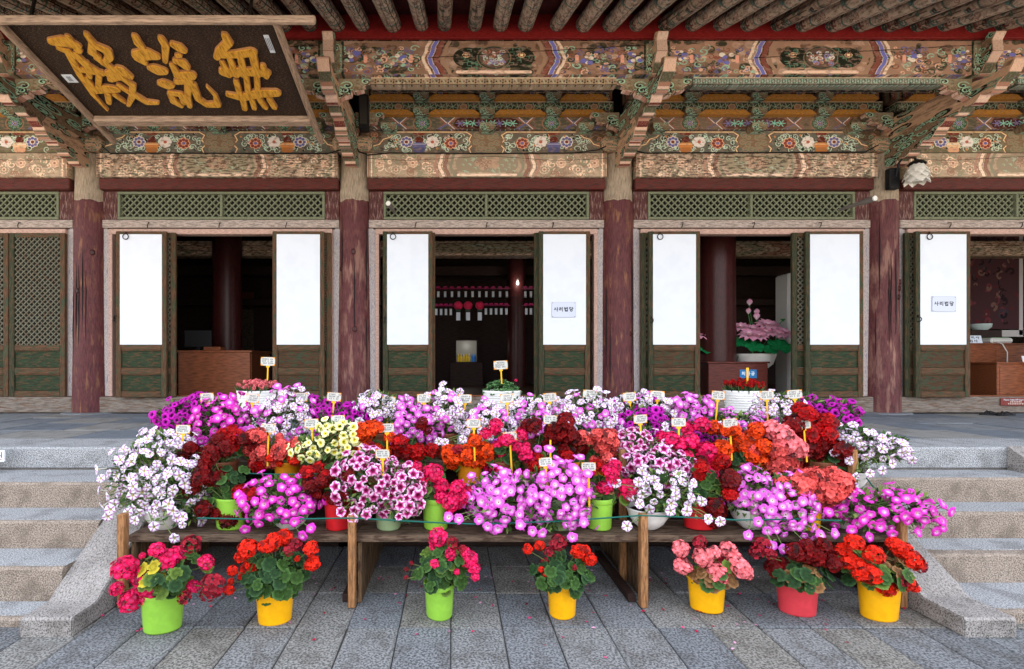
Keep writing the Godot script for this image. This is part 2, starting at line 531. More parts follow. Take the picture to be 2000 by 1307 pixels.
func purlin_tex(seed_: int, dark: float) -> ImageTexture:
	rng.seed = seed_
	var w := 1024
	var h := 152
	var base := Color(0.50, 0.39, 0.31).darkened(dark)
	var im := canvas(w, h, base)
	blotches(im, 160, 6, 24, [Color(base.darkened(0.35), 0.6), Color(base.lightened(0.2), 0.5), Color(0.15, 0.18, 0.13, 0.6), Color(0.55, 0.42, 0.34, 0.5)], 0.6)
	for sgn in [-1.0, 1.0]:
		for k in 110:
			var f := 0.18 + 0.31 * rng.randf()
			curl(im, w * (0.5 + sgn * f), h * rng.randf_range(0.2, 0.95), rng.randf_range(6, 18), rng.randf() * TAU, (1.0 if k % 2 else -1.0), rng.randf_range(1.0, 3.0), [Color(0.68, 0.55, 0.46, 0.8), Color(0.16, 0.24, 0.17, 0.9), Color(0.46, 0.26, 0.20, 0.9), Color(TEAL, 0.7), Color(0.30, 0.30, 0.52, 0.7)][k % 5])
		for p in [[0.29, 0.5], [0.43, 0.46]]:
			for k in 7:
				dab(im, w * (0.5 + sgn * p[0]) + rng.randf_range(-20, 20), h * p[1] + rng.randf_range(-24, 24), rng.randf_range(5, 10), Color(0.30, 0.33, 0.66) if k % 3 else Color(0.74, 0.66, 0.62))
			draw(im, [Vector2(w * (0.5 + sgn * (p[0] - 0.035)), h * 0.45), Vector2(w * (0.5 + sgn * (p[0] - 0.035)), h * 0.62)], 6, Color(0.74, 0.50, 0.42))
		chevron(im, w * (0.5 + sgn * 0.135), 6, Color(0.50, 0.40, 0.32), sgn)
		chevron(im, w * (0.5 + sgn * 0.155), 8, Color(0.44, 0.24, 0.20), sgn, Color(0.16, 0.11, 0.09))
		chevron(im, w * (0.5 + sgn * 0.175), 6, Color(0.30, 0.33, 0.66), sgn, Color(0.8, 0.72, 0.66))
		chevron(im, w * (0.5 + sgn * 0.195), 5, Color(0.75, 0.62, 0.55), sgn)
		for k in 3:
			draw(im, [Vector2(w * (0.5 + sgn * (0.465 + k * 0.015)), 0), Vector2(w * (0.5 + sgn * (0.465 + k * 0.015)), h)], 4, [DEEP, Color(0.40, 0.46, 0.36), Color(0.42, 0.25, 0.2)][k])
	draw(im, [Vector2(w * 0.42, h * 0.5), Vector2(w * 0.58, h * 0.5)], 46, Color(0.13, 0.15, 0.11))
	for k in 50:
		var x := w * rng.randf_range(0.385, 0.615)
		var y := h * rng.randf_range(0.2, 0.82)
		draw(im, [Vector2(x, y), Vector2(x + 12, y), Vector2(x + 12, y + 10)], 1.4, Color(0.25, 0.42, 0.34))
	dab(im, w * 0.5, h * 0.5, 55, Color(0.40, 0.33, 0.26))
	dab(im, w * 0.5, h * 0.5, 51, Color(0.14, 0.22, 0.18))
	dab(im, w * 0.5, h * 0.5, 46, Color(0.33, 0.26, 0.22))
	for k in 40:
		curl(im, w * 0.5 + rng.randf_range(-34, 34), h * 0.5 + rng.randf_range(-28, 28), rng.randf_range(5, 12), rng.randf() * TAU, 0.9, rng.randf_range(1.0, 2.4), [Color(0.76, 0.70, 0.66), Color(0.38, 0.40, 0.66), Color(0.55, 0.33, 0.26), Color(0.50, 0.60, 0.55)][k % 4])
	for sgn in [-1, 1]:
		rosette(im, w * (0.5 + sgn * 0.085), h * 0.42, 12, Color(0.82, 0.68, 0.5), Color(0.5, 0.25, 0.16), Color(0.8, 0.7, 0.5))
	draw(im, [Vector2(w * 0.39, h * 0.93), Vector2(w * 0.61, h * 0.93)], 7, Color(0.70, 0.60, 0.54))
	var crack := []
	for k in 20:
		crack.append(Vector2(w * (0.3 + 0.7 * k / 19.0), h * (0.5 - 0.4 * k / 19.0) + rng.randf_range(-1.5, 1.5)))
	draw(im, crack, 1.6, Color(0.07, 0.05, 0.04))
	return bright(im)

func motif_strip(w: int, h: int, base: Color, ink: Color, step: float, style: int) -> ImageTexture:
	var im := canvas(w, h, base)
	blotches(im, 40, 4, 10, [Color(base.darkened(0.25), 0.5), Color(base.lightened(0.2), 0.5)])
	var x := step / 2
	var k := 0
	while x < w:
		var y := h * 0.5
		if style == 0:
			for a in 4:
				var q := Vector2.from_angle(a * PI / 2) * h * 0.2
				dab(im, x + q.x * 1.6, y + q.y, h * 0.11, ink)
			dab(im, x, y, h * 0.07, ink)
			draw(im, [Vector2(x + step * 0.38, h * 0.2), Vector2(x + step * 0.62, h * 0.8)], 1.2, Color(TEAL, 0.5))
		elif style == 1:
			for a in 3:
				var q := Vector2.from_angle(a * PI / 3 + 0.3) * h * 0.32
				draw(im, [Vector2(x, y) - q, Vector2(x, y) + q], 1.6, ink)
			draw(im, [Vector2(x + step * 0.4, h * 0.15), Vector2(x + step * 0.5, h * 0.5), Vector2(x + step * 0.38, h * 0.85)], 1.6, ink)
			draw(im, [Vector2(x + step * 0.5, h * 0.5), Vector2(x + step * 0.62, h * 0.3)], 1.6, ink)
			if k % 6 == 3:
				dab(im, x, y, h * 0.3, Color(0.55, 0.42, 0.32))
				dab(im, x, y, h * 0.2, Color(0.45, 0.36, 0.28))
		x += step
		k += 1
	draw(im, [Vector2(0, 2), Vector2(w, 2)], 1.5, Color(BONE, 0.5))
	draw(im, [Vector2(0, h - 2), Vector2(w, h - 2)], 1.5, Color(0.08, 0.08, 0.06))
	return bright(im)

func medallion_strip(fade: float) -> ImageTexture:
	var w := 1024
	var h := 62
	var base := Color(0.27, 0.30, 0.24).lerp(Color(0.45, 0.36, 0.29), fade)
	var im := canvas(w, h, base)
	blotches(im, 50, 4, 12, [Color(base.darkened(0.3), 0.5), Color(0.46, 0.36, 0.28, 0.5)])
	for sgn in [-1.0, 1.0]:
		for f in [0.155, 0.345, 0.46]:
			var x: float = w * (0.5 + sgn * f)
			for a in [-1, 1]:
				draw(im, [Vector2(x - 34, h * 0.5 + a * 28), Vector2(x, h * 0.5 + a * 4), Vector2(x + 34, h * 0.5 + a * 28)], 5, Color(0.29, 0.31, 0.52).lerp(base, fade * 0.6))
				draw(im, [Vector2(x + a * 36, 4), Vector2(x + a * 9, h * 0.5), Vector2(x + a * 36, h - 4)], 3, Color(0.50, 0.30, 0.23))
				draw(im, [Vector2(x + a * 28, 2), Vector2(x + a * 2, h * 0.5), Vector2(x + a * 28, h - 2)], 1.3, BONE)
		for f in [0.255]:
			var x: float = w * (0.5 + sgn * f)
			dab(im, x, h * 0.5, 38, Color(0.52, 0.35, 0.26))
			dab(im, x, h * 0.5, 33, Color(0.18, 0.32, 0.25).lerp(base, fade * 0.6))
			for k in 8:
				var q := Vector2.from_angle(k * TAU / 8) * 21
				curl(im, x + q.x, h * 0.5 + q.y, 7, k, 1.0, 1.2, Color(TEAL, 0.9))
			rosette(im, x, h * 0.5, 13, Color(0.74, 0.66, 0.55), AZURE, RUST)
	draw(im, [Vector2(w * 0.40, h * 0.5), Vector2(w * 0.60, h * 0.5)], 28, Color(0.27, 0.10, 0.09).lerp(base, fade * 0.7))
	for k in 9:
		var x := w * (0.395 + 0.026 * k)
		for a in 3:
			var q := Vector2.from_angle(a * PI / 3 + k * 0.4) * 17
			draw(im, [Vector2(x, h * 0.5) - q, Vector2(x, h * 0.5) + q], 2.0, Color(0.35, 0.68, 0.62) if k % 3 else Color(0.36, 0.36, 0.62))
	return bright(im)

# weathered round timber: u runs round it, v along it; old painted rings and scrolls
func rafter_tex(sd: int) -> ImageTexture:
	rng.seed = sd
	var im := canvas(128, 1024, Color(0.76, 0.66, 0.57))
	for k in 90:
		var x := rng.randf() * 128
		var y := rng.randf() * 1024
		draw(im, [Vector2(x, y), Vector2(x + rng.randf_range(-2, 2), y + rng.randf_range(80, 300))], rng.randf_range(0.6, 2.0), [Color(0.42, 0.33, 0.27, 0.6), Color(0.80, 0.70, 0.61, 0.6), Color(0.56, 0.47, 0.40, 0.6)][k % 3])
	for k in 150:
		curl(im, rng.randf() * 128, rng.randf_range(380, 1000), rng.randf_range(5, 13), rng.randf() * TAU, (1.0 if k % 2 else -1.0), rng.randf_range(0.8, 2.4), [Color(0.30, 0.46, 0.40, 0.75), Color(0.62, 0.48, 0.42, 0.7), Color(0.24, 0.20, 0.17, 0.7), Color(0.45, 0.26, 0.22, 0.6), Color(0.36, 0.50, 0.48, 0.6)][k % 5])
	for q in [[478, Color(0.68, 0.56, 0.50, 0.7)], [496, Color(0.24, 0.40, 0.36, 0.8)], [516, Color(0.42, 0.24, 0.2, 0.6)], [560, Color(0.30, 0.44, 0.40, 0.6)], [700, Color(0.6, 0.5, 0.42, 0.5)], [716, Color(0.26, 0.38, 0.34, 0.6)]]:
		for k in 26:
			draw(im, [Vector2(k * 5, q[0] + rng.randf_range(-2, 2)), Vector2(k * 5 + 5, q[0] + rng.randf_range(-2, 2))], rng.randf_range(1.5, 4.5), Color(q[1], q[1].a * rng.randf_range(0.3, 1.0)))
	for k in 3:
		var x := rng.randf() * 128
		var pts := []
		for j in 20:
			pts.append(Vector2(x, 300 + j * 38))
			x += rng.randf_range(-2, 2)
		draw(im, pts, 1.0, Color(0.06, 0.05, 0.04, 0.9))
	return tex(im)

func scroll_tex(base: Color, ink: Color, n: int, w := 256, h := 256) -> ImageTexture:
	var im := canvas(w, h, base)
	blotches(im, 50, 5, 16, [Color(base.darkened(0.3), 0.5), Color(base.lightened(0.12), 0.5), Color(0.36, 0.28, 0.2, 0.5)])
	for k in n:
		var x := rng.randf() * w
		var y := rng.randf() * h
		curl(im, x, y, rng.randf_range(12, 26), rng.randf() * TAU, 1.3 if k % 2 else -1.3, 4.5, Color(0.08, 0.09, 0.07))
		curl(im, x, y, rng.randf_range(12, 26), rng.randf() * TAU, 1.3 if k % 2 else -1.3, 2.8, ink)
	return bright(im)

# strokes of a Korean syllable on a 10 by 10 square, and the notice that carries four of them
const GLYPH := {
	"sa": [[2.6, 1.5, 2.4, 3.5, 0.8, 6.2], [2.5, 3.4, 4.6, 6.0], [7.2, 0.6, 7.2, 9.6], [7.2, 4.6, 9.2, 4.6]],
	"ri": [[0.9, 1.6, 4.8, 1.6, 4.8, 3.9, 1.0, 3.9, 1.0, 6.6, 5.4, 6.4], [7.8, 0.6, 7.8, 9.6]],
	"beop": [[1.0, 0.8, 1.0, 4.6, 4.4, 4.6, 4.4, 0.8], [1.0, 2.5, 4.4, 2.5], [7.8, 0.5, 7.8, 5.0], [5.2, 2.6, 7.8, 2.6], [2.4, 6.0, 2.4, 9.4, 7.8, 9.4, 7.8, 6.0], [2.4, 7.6, 7.8, 7.6]],
	"dang": [[4.6, 0.9, 1.0, 0.9, 1.0, 4.4, 5.0, 4.3], [7.2, 0.5, 7.2, 5.2], [7.2, 2.7, 9.2, 2.7], [4.9, 5.9, 3.2, 6.5, 2.8, 7.8, 3.4, 9.1, 4.9, 9.6, 6.6, 9.1, 7.2, 7.8, 6.7, 6.5, 4.9, 5.9]],
	"ui": [[2.6, 1.0, 1.2, 2.2, 1.2, 3.8, 2.8, 4.8, 4.4, 3.8, 4.4, 2.0, 2.6, 1.0], [0.4, 6.6, 6.0, 6.2], [7.8, 0.6, 7.8, 9.6]],
	"kkot": [[1.2, 1.0, 4.2, 1.0, 4.0, 3.0], [5.4, 1.0, 8.6, 1.0, 8.4, 3.0], [5.0, 3.2, 5.0, 5.0], [0.8, 5.0, 9.2, 5.0], [2.0, 6.4, 8.0, 6.4], [5.0, 6.4, 2.0, 9.6], [5.0, 7.2, 8.0, 9.6]],
	"gong": [[1.8, 1.0, 7.8, 1.0, 7.6, 3.6], [5.0, 3.2, 5.0, 5.2], [0.8, 5.2, 9.2, 5.2], [5.0, 6.2, 2.8, 7.2, 2.8, 8.6, 5.0, 9.6, 7.2, 8.6, 7.2, 7.2, 5.0, 6.2]],
	"yang": [[2.8, 0.8, 1.2, 2.0, 1.2, 3.6, 2.8, 4.6, 4.4, 3.6, 4.4, 2.0, 2.8, 0.8], [7.0, 0.4, 7.0, 5.4], [7.0, 2.0, 9.0, 2.0], [7.0, 3.6, 9.0, 3.6], [5.0, 6.2, 2.8, 7.2, 2.8, 8.6, 5.0, 9.6, 7.2, 8.6, 7.2, 7.2, 5.0, 6.2]],
}

func glyphs(im: Image, names: Array, x: float, y: float, size: float, gap: float, r: float, col: Color) -> void:
	for nm in names:
		for s in GLYPH[nm]:
			var pts := []
			for k in range(0, s.size(), 2):
				pts.append(Vector2(x + s[k] * size / 10, y + s[k + 1] * size / 10))
			draw(im, pts, r, col)
		x += size + gap

# small handwriting of the kind on the plant tags: rows of little block characters
func tag_tex(sd: int) -> Image:
	rng.seed = sd
	var im := canvas(160, 96, Color(0.74, 0.73, 0.70))
	var y := 16.0
	for row in 3:
		var x := rng.randf_range(12, 30)
		var e := rng.randf_range(118, 148)
		while x < e:
			if rng.randf() < 0.82:
				var s := 13.0
				for k in 3:
					if rng.randf() < 0.5:
						draw(im, [Vector2(x, y + k * 6), Vector2(x + s * 0.75, y + k * 6)], 1.5, Color(0.07, 0.08, 0.16))
					else:
						draw(im, [Vector2(x + rng.randf() * 8, y), Vector2(x + rng.randf() * 8, y + s)], 1.5, Color(0.07, 0.08, 0.16))
			x += 15.0
		y += 23.0
	# orange corners and edge ticks
	for cx in [4.0, 156.0]:
		for cy in [4.0, 92.0]:
			draw(im, [Vector2(cx, cy), Vector2(cx + (22 if cx < 80 else -22), cy)], 4, Color(0.86, 0.52, 0.05))
			draw(im, [Vector2(cx, cy), Vector2(cx, cy + (16 if cy < 50 else -16))], 4, Color(0.86, 0.52, 0.05))
	for k in 4:
		dab(im, 50 + 20 * k, 3, 3.5, Color(0.86, 0.52, 0.05))
	return im


# ---------------------------------------------------------------- the materials of the place
func make_materials() -> void:
	var grain := noise_tex(3, 0.03, 5, [gray(0.62), gray(0.86), gray(1.0)], [0.15, 0.5, 0.9])
	var fine := noise_tex(4, 0.09, 4, [gray(0.62), gray(0.9), gray(1.0)], [0.2, 0.55, 0.9])
	var woodn := noise_tex(5, 0.04, 5, [], [], 512, FastNoiseLite.TYPE_SIMPLEX_SMOOTH, FastNoiseLite.FRACTAL_FBM, true, 5.0)
	var stonen := noise_tex(6, 0.12, 4, [], [], 512, FastNoiseLite.TYPE_SIMPLEX, FastNoiseLite.FRACTAL_FBM, true, 5.0)
	var roughn := noise_tex(7, 0.05, 5, [], [], 512, FastNoiseLite.TYPE_SIMPLEX, FastNoiseLite.FRACTAL_RIDGED, true, 9.0)
	var granite := noise_tex(8, 0.055, 6, [gray(0.40), gray(0.70), gray(0.86), gray(1.0)], [0.15, 0.40, 0.56, 0.85], 1024, FastNoiseLite.TYPE_SIMPLEX)
	var granite_soft := noise_tex(9, 0.2, 3, [gray(0.62), gray(0.85), gray(1.0)], [0.15, 0.5, 0.9])
	var pitted := noise_tex(10, 0.07, 4, [gray(0.36), gray(0.76), gray(0.92), gray(1.0)], [0.18, 0.36, 0.52, 0.9])
	M.stonen = stonen
	var patch := func(sd: int, freq: float, c: Color, lo: float, hi: float) -> NoiseTexture2D:
		return noise_tex(sd, freq, 5, [Color(c, 0), Color(c, 0), c, c], [0.0, lo, hi, 1.0])
	var cracks := noise_tex(21, 0.02, 4, [Color(0.08, 0.05, 0.04, 0), Color(0.08, 0.05, 0.04, 0), Color(0.08, 0.05, 0.04, 0.9)], [0.0, 0.80, 0.93], 512, FastNoiseLite.TYPE_SIMPLEX_SMOOTH, FastNoiseLite.FRACTAL_RIDGED)
	var worn := patch.call(22, 0.02, Color(0.66, 0.53, 0.47, 0.6), 0.50, 0.70)
	var worn_dark := patch.call(23, 0.02, Color(0.22, 0.15, 0.11, 0.75), 0.50, 0.66)
	var bare := patch.call(24, 0.012, Color(0.58, 0.40, 0.27, 0.7), 0.62, 0.84)
	var bare2 := patch.call(34, 0.012, Color(0.62, 0.47, 0.40, 0.7), 0.56, 0.82)
	var pale := patch.call(25, 0.02, Color(0.60, 0.50, 0.47, 0.65), 0.55, 0.75)
	var greenp := patch.call(26, 0.012, Color(0.19, 0.27, 0.19, 0.8), 0.53, 0.70)
	var brownp := patch.call(27, 0.015, Color(0.38, 0.25, 0.16, 0.6), 0.52, 0.74)
	var redp := patch.call(28, 0.02, Color(0.42, 0.12, 0.09, 0.8), 0.50, 0.68)
	var greyp := patch.call(29, 0.015, Color(0.48, 0.44, 0.41, 0.8), 0.48, 0.66)
	var bluep := patch.call(30, 0.012, Color(0.30, 0.35, 0.55, 0.6), 0.66, 0.78)
	var tealp := patch.call(31, 0.03, Color(0.33, 0.46, 0.41, 0.75), 0.52, 0.64)
	var stain := patch.call(32, 0.008, Color(0.22, 0.19, 0.16, 0.34), 0.5, 0.78)
	var tan := patch.call(33, 0.008, Color(0.36, 0.31, 0.27, 0.5), 0.45, 0.72)
	var V := Vector3(4, 0.45, 4)     # grain up and down
	var H := Vector3(0.35, 4, 4)     # grain along the facade
	var Z := Vector3(4, 4, 0.4)      # grain away from the eye
	M.column = mat(rgb(106, 54, 56), 0.55, grain, V, true, bare, Vector3(1.6, 0.28, 1.6), woodn, 0.7)
	M.column_worn = mat(rgb(108, 57, 58), 0.6, grain, V, true, bare2, Vector3(1.3, 0.22, 1.3), woodn, 0.7)
	M.band = mat(rgb(188, 170, 146), 0.9, grain, V, true, worn, Vector3(3, 1, 3), woodn, 0.6)
	M.redbeam = mat(rgb(98, 54, 47), 0.6, grain, H, true, redp, Vector3(0.6, 5, 5), woodn, 0.6)
	M.redpost = mat(rgb(98, 52, 48), 0.65, grain, V, true, pale, Vector3(4, 0.6, 4), woodn, 0.6)
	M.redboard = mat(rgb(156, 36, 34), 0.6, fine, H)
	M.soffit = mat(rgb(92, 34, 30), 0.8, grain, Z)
	M.whitewood = mat(rgb(208, 188, 176), 0.85, fine, H, true, greyp, Vector3(0.7, 5, 5), woodn, 0.5)
	M.whitepost = mat(rgb(206, 194, 190), 0.85, fine, V, true, bluep, Vector3(6, 0.7, 6), woodn, 0.5)
	M.pinkframe = mat(rgb(224, 184, 168), 0.8, fine, H, true, worn, Vector3(0.8, 6, 6), woodn, 0.4)
	M.sill = mat(rgb(150, 136, 124), 0.85, grain, H, true, brownp, Vector3(0.5, 3, 3), woodn, 0.8)
	M.lattice = mat(rgb(138, 142, 114), 0.8, fine, Vector3(2, 2, 2))
	M.lattice_dark = mat(rgb(122, 120, 102), 0.8, fine, Vector3(2, 2, 2), true, brownp, Vector3(2, 1, 2))
	M.stile = mat(rgb(106, 74, 50), 0.75, grain, V, true, greenp, Vector3(4, 0.6, 4), woodn, 0.9)
	M.stile_green = mat(rgb(62, 66, 44), 0.75, grain, V, true, brownp, Vector3(4, 0.7, 4), woodn, 0.9)
	M.rail = mat(rgb(108, 76, 52), 0.75, grain, H, true, greenp, Vector3(0.9, 5, 5), woodn, 0.9)
	M.doorpanel = mat(rgb(50, 66, 42), 0.75, grain, H, true, brownp, Vector3(0.8, 3, 3), woodn, 1.0)
	M.doorpanel_brown = mat(rgb(88, 62, 40), 0.75, grain, H, true, greenp, Vector3(1.1, 3, 3), woodn, 1.0)
	M.paper = mat(rgb(221, 225, 232), 0.9, noise_tex(40, 0.006, 3, [Color(0.985, 0.985, 0.99), Color(1, 1, 1)], [0.3, 0.6]), Vector3(0.8, 0.8, 0.8))
	M.iron = mat(rgb(40, 36, 34), 0.5)
	M.iron.metallic = 0.6
	M.rafter = mat(Color.WHITE, 0.85, null, Vector3.ONE, true, worn_dark, Vector3(3, 3, 0.8))
	M.rafter.albedo_texture = rafter_tex(301)
	M.rafter_dark = mat(rgb(225, 222, 220), 0.85, null, Vector3.ONE, true, worn_dark, Vector3(2, 2, 0.5))
	M.rafter_dark.albedo_texture = rafter_tex(302)
	M.rawwood = mat(rgb(190, 160, 136), 0.85, grain, H, true, cracks, Vector3(0.6, 4, 4), woodn, 0.9)
	M.rawwood_z = mat(rgb(180, 150, 126), 0.85, grain, Z, true, cracks, Vector3(4, 4, 0.6), woodn, 0.9)
	M.signboard = mat(rgb(150, 114, 88), 0.7, noise_tex(41, 0.05, 3, [gray(0.26), gray(0.34), gray(0.62), gray(1.0)], [0.3, 0.60, 0.72, 0.85]), Vector3(1.6, 7, 7), true, null, Vector3.ONE, woodn, 0.8)
	M.gold = mat(rgb(222, 164, 62), 0.45, noise_tex(42, 0.03, 5, [Color(0.66, 0.56, 0.44), Color(0.88, 0.84, 0.72), Color(1, 1, 1)], [0.15, 0.38, 0.6]), Vector3(2.5, 0.6, 0.6))
	M.gold.metallic = 0.15
	M.gold_edge = mat(rgb(176, 124, 80), 0.7)
	M.orange = mat(rgb(236, 160, 62), 0.8, fine, H, true, worn, Vector3(1.5, 5, 5))
	M.edge_line = mat(rgb(200, 180, 150), 0.8)
	M.bracket_block = painted_mat(scroll_tex(rgb(108, 102, 78), Color(0.45, 0.64, 0.55), 10, 128, 128), worn, Vector3(3, 3, 3))
	M.bracket = painted_mat(scroll_tex(rgb(92, 76, 56), Color(0.36, 0.56, 0.47), 46), worn, Vector3(2.4, 2.4, 2.4))
	M.bracket_worn = painted_mat(scroll_tex(rgb(140, 114, 88), Color(0.32, 0.46, 0.38), 26), worn, Vector3(1.5, 3, 1.5))
	var im := canvas(256, 8, rgb(206, 164, 148))
	rng.seed = 77
	var x := 0
	while x < 256:
		var wd := rng.randi_range(3, 9)
		im.fill_rect(Rect2i(x, 0, wd, 8), [rgb(226, 196, 180), rgb(232, 208, 196), rgb(222, 196, 184), rgb(196, 150, 134), rgb(112, 48, 42), rgb(214, 180, 166), rgb(90, 96, 78), rgb(160, 120, 104)][rng.randi() % 8])
		x += wd
	M.bracket_edge = painted_mat(tex(im), worn, Vector3(4, 4, 4))
	M.bracket_edge.albedo_color = Color(1, 0.95, 0.9)
	# painted timbers
	rng.seed = 5
	M.board_blue = painted_mat(flower_board(rgb(72, 78, 128), rgb(84, 82, 72)), worn, Vector3(1.2, 2.5, 2.5))
	M.board_orange = painted_mat(flower_board(rgb(172, 104, 44), rgb(78, 84, 76)), worn, Vector3(1.2, 2.5, 2.5))
	M.board_pink = painted_mat(flower_board(rgb(200, 148, 112), rgb(92, 90, 68)), worn, Vector3(1.2, 2.5, 2.5))
	M.beam_faded = painted_mat(big_beam(rgb(138, 120, 100), 0.0), worn_dark, Vector3(0.8, 3, 3))
	M.beam_green = painted_mat(big_beam(rgb(136, 120, 98), 0.6), worn, Vector3(0.8, 3, 3))
	M.purlin_a = painted_mat(purlin_tex(61, 0.12), worn, Vector3(0.8, 2, 2))
	M.purlin_b = painted_mat(purlin_tex(62, 0.0), worn, Vector3(0.9, 2, 2))
	M.strip_flower = painted_mat(motif_strip(1024, 34, rgb(122, 108, 84), rgb(44, 44, 36), 38, 0), worn, Vector3(1, 3, 3))
	M.strip_teal = painted_mat(motif_strip(1024, 34, rgb(78, 88, 76), rgb(104, 140, 136), 22, 0), worn, Vector3(1, 3, 3))
	M.strip_star = painted_mat(motif_strip(1024, 52, rgb(48, 58, 46), rgb(104, 134, 114), 44, 1), worn, Vector3(1, 3, 3))
	M.medal = painted_mat(medallion_strip(0.15), worn, Vector3(1, 3, 3))
	M.medal_faded = painted_mat(medallion_strip(0.65), worn, Vector3(1, 3, 3))
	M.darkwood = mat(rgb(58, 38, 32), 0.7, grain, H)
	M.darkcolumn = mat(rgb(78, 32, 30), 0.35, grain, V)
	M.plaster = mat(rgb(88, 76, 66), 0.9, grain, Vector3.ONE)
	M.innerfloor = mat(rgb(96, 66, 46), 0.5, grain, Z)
	M.desk = mat(rgb(156, 88, 54), 0.45, grain, H)
	M.desk_dark = mat(rgb(110, 50, 40), 0.5, grain, H)
	M.rooftop = mat(rgb(92, 90, 88), 0.9, grain, Vector3.ONE)
	# stone
	M.slab = []
	for c in [[148, 147, 146], [134, 136, 139], [152, 149, 144], [140, 141, 143], [150, 145, 137], [128, 129, 131]]:
		M.slab.append(mat(rgb(c[0], c[1], c[2]), 0.85, granite, Vector3(0.9, 0.9, 0.9), true, stain, Vector3(1.1, 1.1, 1.1), stonen, 0.35))
	M.terrace_slab = []
	for c in [[140, 146, 154], [152, 156, 160], [164, 162, 158], [130, 138, 148]]:
		M.terrace_slab.append(mat(rgb(c[0], c[1], c[2]), 0.6, granite_soft, Vector3(1.2, 1.2, 1.2), true, stain, Vector3(0.9, 0.9, 0.9), stonen, 0.3))
	M.step = mat(rgb(184, 166, 150), 0.9, granite, Vector3(1.4, 1.4, 1.4), true, tan, Vector3(0.8, 0.8, 0.8), stonen, 0.7)
	M.step_edge = mat(rgb(196, 196, 197), 0.85, granite, Vector3(1.4, 1.4, 1.4), true, stain, Vector3(0.6, 0.6, 0.6), stonen, 0.8)
	M.rail_stone = mat(rgb(182, 174, 168), 0.95, pitted, Vector3(2.2, 2.2, 2.2), true, stain, Vector3(0.9, 0.9, 0.9), roughn, 1.0)
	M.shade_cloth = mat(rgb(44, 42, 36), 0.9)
	M.dirt = mat(rgb(74, 70, 66), 0.95, granite_soft, Vector3(2, 2, 2))
	M.yard = mat(rgb(206, 196, 178), 0.95, granite_soft, Vector3(0.6, 0.6, 0.6), true, tan, Vector3(0.2, 0.2, 0.2))
	# stand, pots, plants
	M.plank = mat(rgb(120, 98, 80), 0.8, grain, H, true, worn_dark, Vector3(0.7, 3, 3), woodn, 0.8)
	M.post = mat(rgb(176, 124, 80), 0.75, grain, V, true, cracks, Vector3(3, 0.5, 3), woodn, 0.8)
	M.side_plank = mat(rgb(122, 94, 66), 0.8, grain, Vector3(4, 0.5, 4), true, worn_dark, Vector3(2, 0.6, 2), woodn, 0.8)
	for p in [["lime", 140, 190, 66], ["yellow", 240, 172, 14], ["orange", 206, 128, 24], ["red", 206, 34, 40], ["rose", 206, 62, 70], ["sage", 138, 156, 116], ["white", 232, 228, 222], ["brown", 120, 70, 48]]:
		M["pot_" + p[0]] = mat(rgb(p[1], p[2], p[3]), 0.33, noise_tex(50, 0.012, 3, [gray(0.95), gray(1.0)], [0.3, 0.6]) if not cache.has("dust") else cache.dust, Vector3(2, 2, 2), true, null, Vector3.ONE)
		cache.dust = M["pot_" + p[0]].albedo_texture
	M.soil = mat(rgb(48, 36, 28), 1.0, granite, Vector3(6, 6, 6))
	M.leaf = vc_mat(0.7, Color(0.25, 0.32, 0.12))
	M.petal = vc_mat(0.6, Color(0.5, 0.5, 0.5))
	M.stick = mat(rgb(236, 178, 36), 0.6)
	M.rope = mat(rgb(14, 88, 78), 0.7)
	M.black = mat(rgb(26, 26, 28), 0.6)
	M.cable = mat(rgb(22, 20, 20), 0.7)
	M.steel = mat(rgb(110, 104, 98), 0.5)
	M.glassy_white = mat(rgb(240, 236, 228), 0.35)
	M.glassy_white.backlight_enabled = true
	M.glassy_white.backlight = Color(0.5, 0.5, 0.48)


# ---------------------------------------------------------------- the hall
func lathe_column(x: float, d: float, y0: float, y1: float, r0: float, r1: float, wob: float, wave0: float, wave1: float) -> MB:
	var b := MB.new()
	var rows := []
	for i in 13:
		var f := i / 12.0
		var ring := PackedVector3Array()
		for j in 28:
			var a := TAU * j / 28
			var r := lerpf(r0, r1, f) + wob * sin(a * 3 + f * 5 + x) + wob * 0.6 * sin(a * 7 + x * 3)
			var y := lerpf(y0, y1, f)
			if i == 0:
				y += wave0 * (sin(a * 5 + x) + sin(a * 11 + x * 2))
			if i == 12:
				y += wave1 * (sin(a * 5 + x) + sin(a * 11 + x * 2))
			ring.append(Vector3(x + cos(a) * r, y, -d + sin(a) * r))
		rows.append(ring)
	b.skin(rows)
	return b

func lattice_mesh(w: float, h: float, step: float, bar: float, dep: float) -> MB:
	var b := MB.new()
	for sgn in [-1, 1]:
		var k := -h
		while k < w + h:
			# the line x = k + t, y = t (or falling) clipped to the rectangle
			var t0 := maxf(0.0, -k)
			var t1 := minf(h, w - k)
			if t1 - t0 > 0.01:
				var a := Vector3(k + t0, t0 if sgn > 0 else h - t0, 0)
				var e := Vector3(k + t1, t1 if sgn > 0 else h - t1, 0)
				var m := (a + e) / 2 + Vector3(0, 0, 0.003 * sgn)
				var ang := atan2(e.y - a.y, e.x - a.x)
				b.box(m, Vector3(a.distance_to(e), bar, dep), 0.0, Basis(Vector3(0, 0, 1), ang))
			k += step
	return b

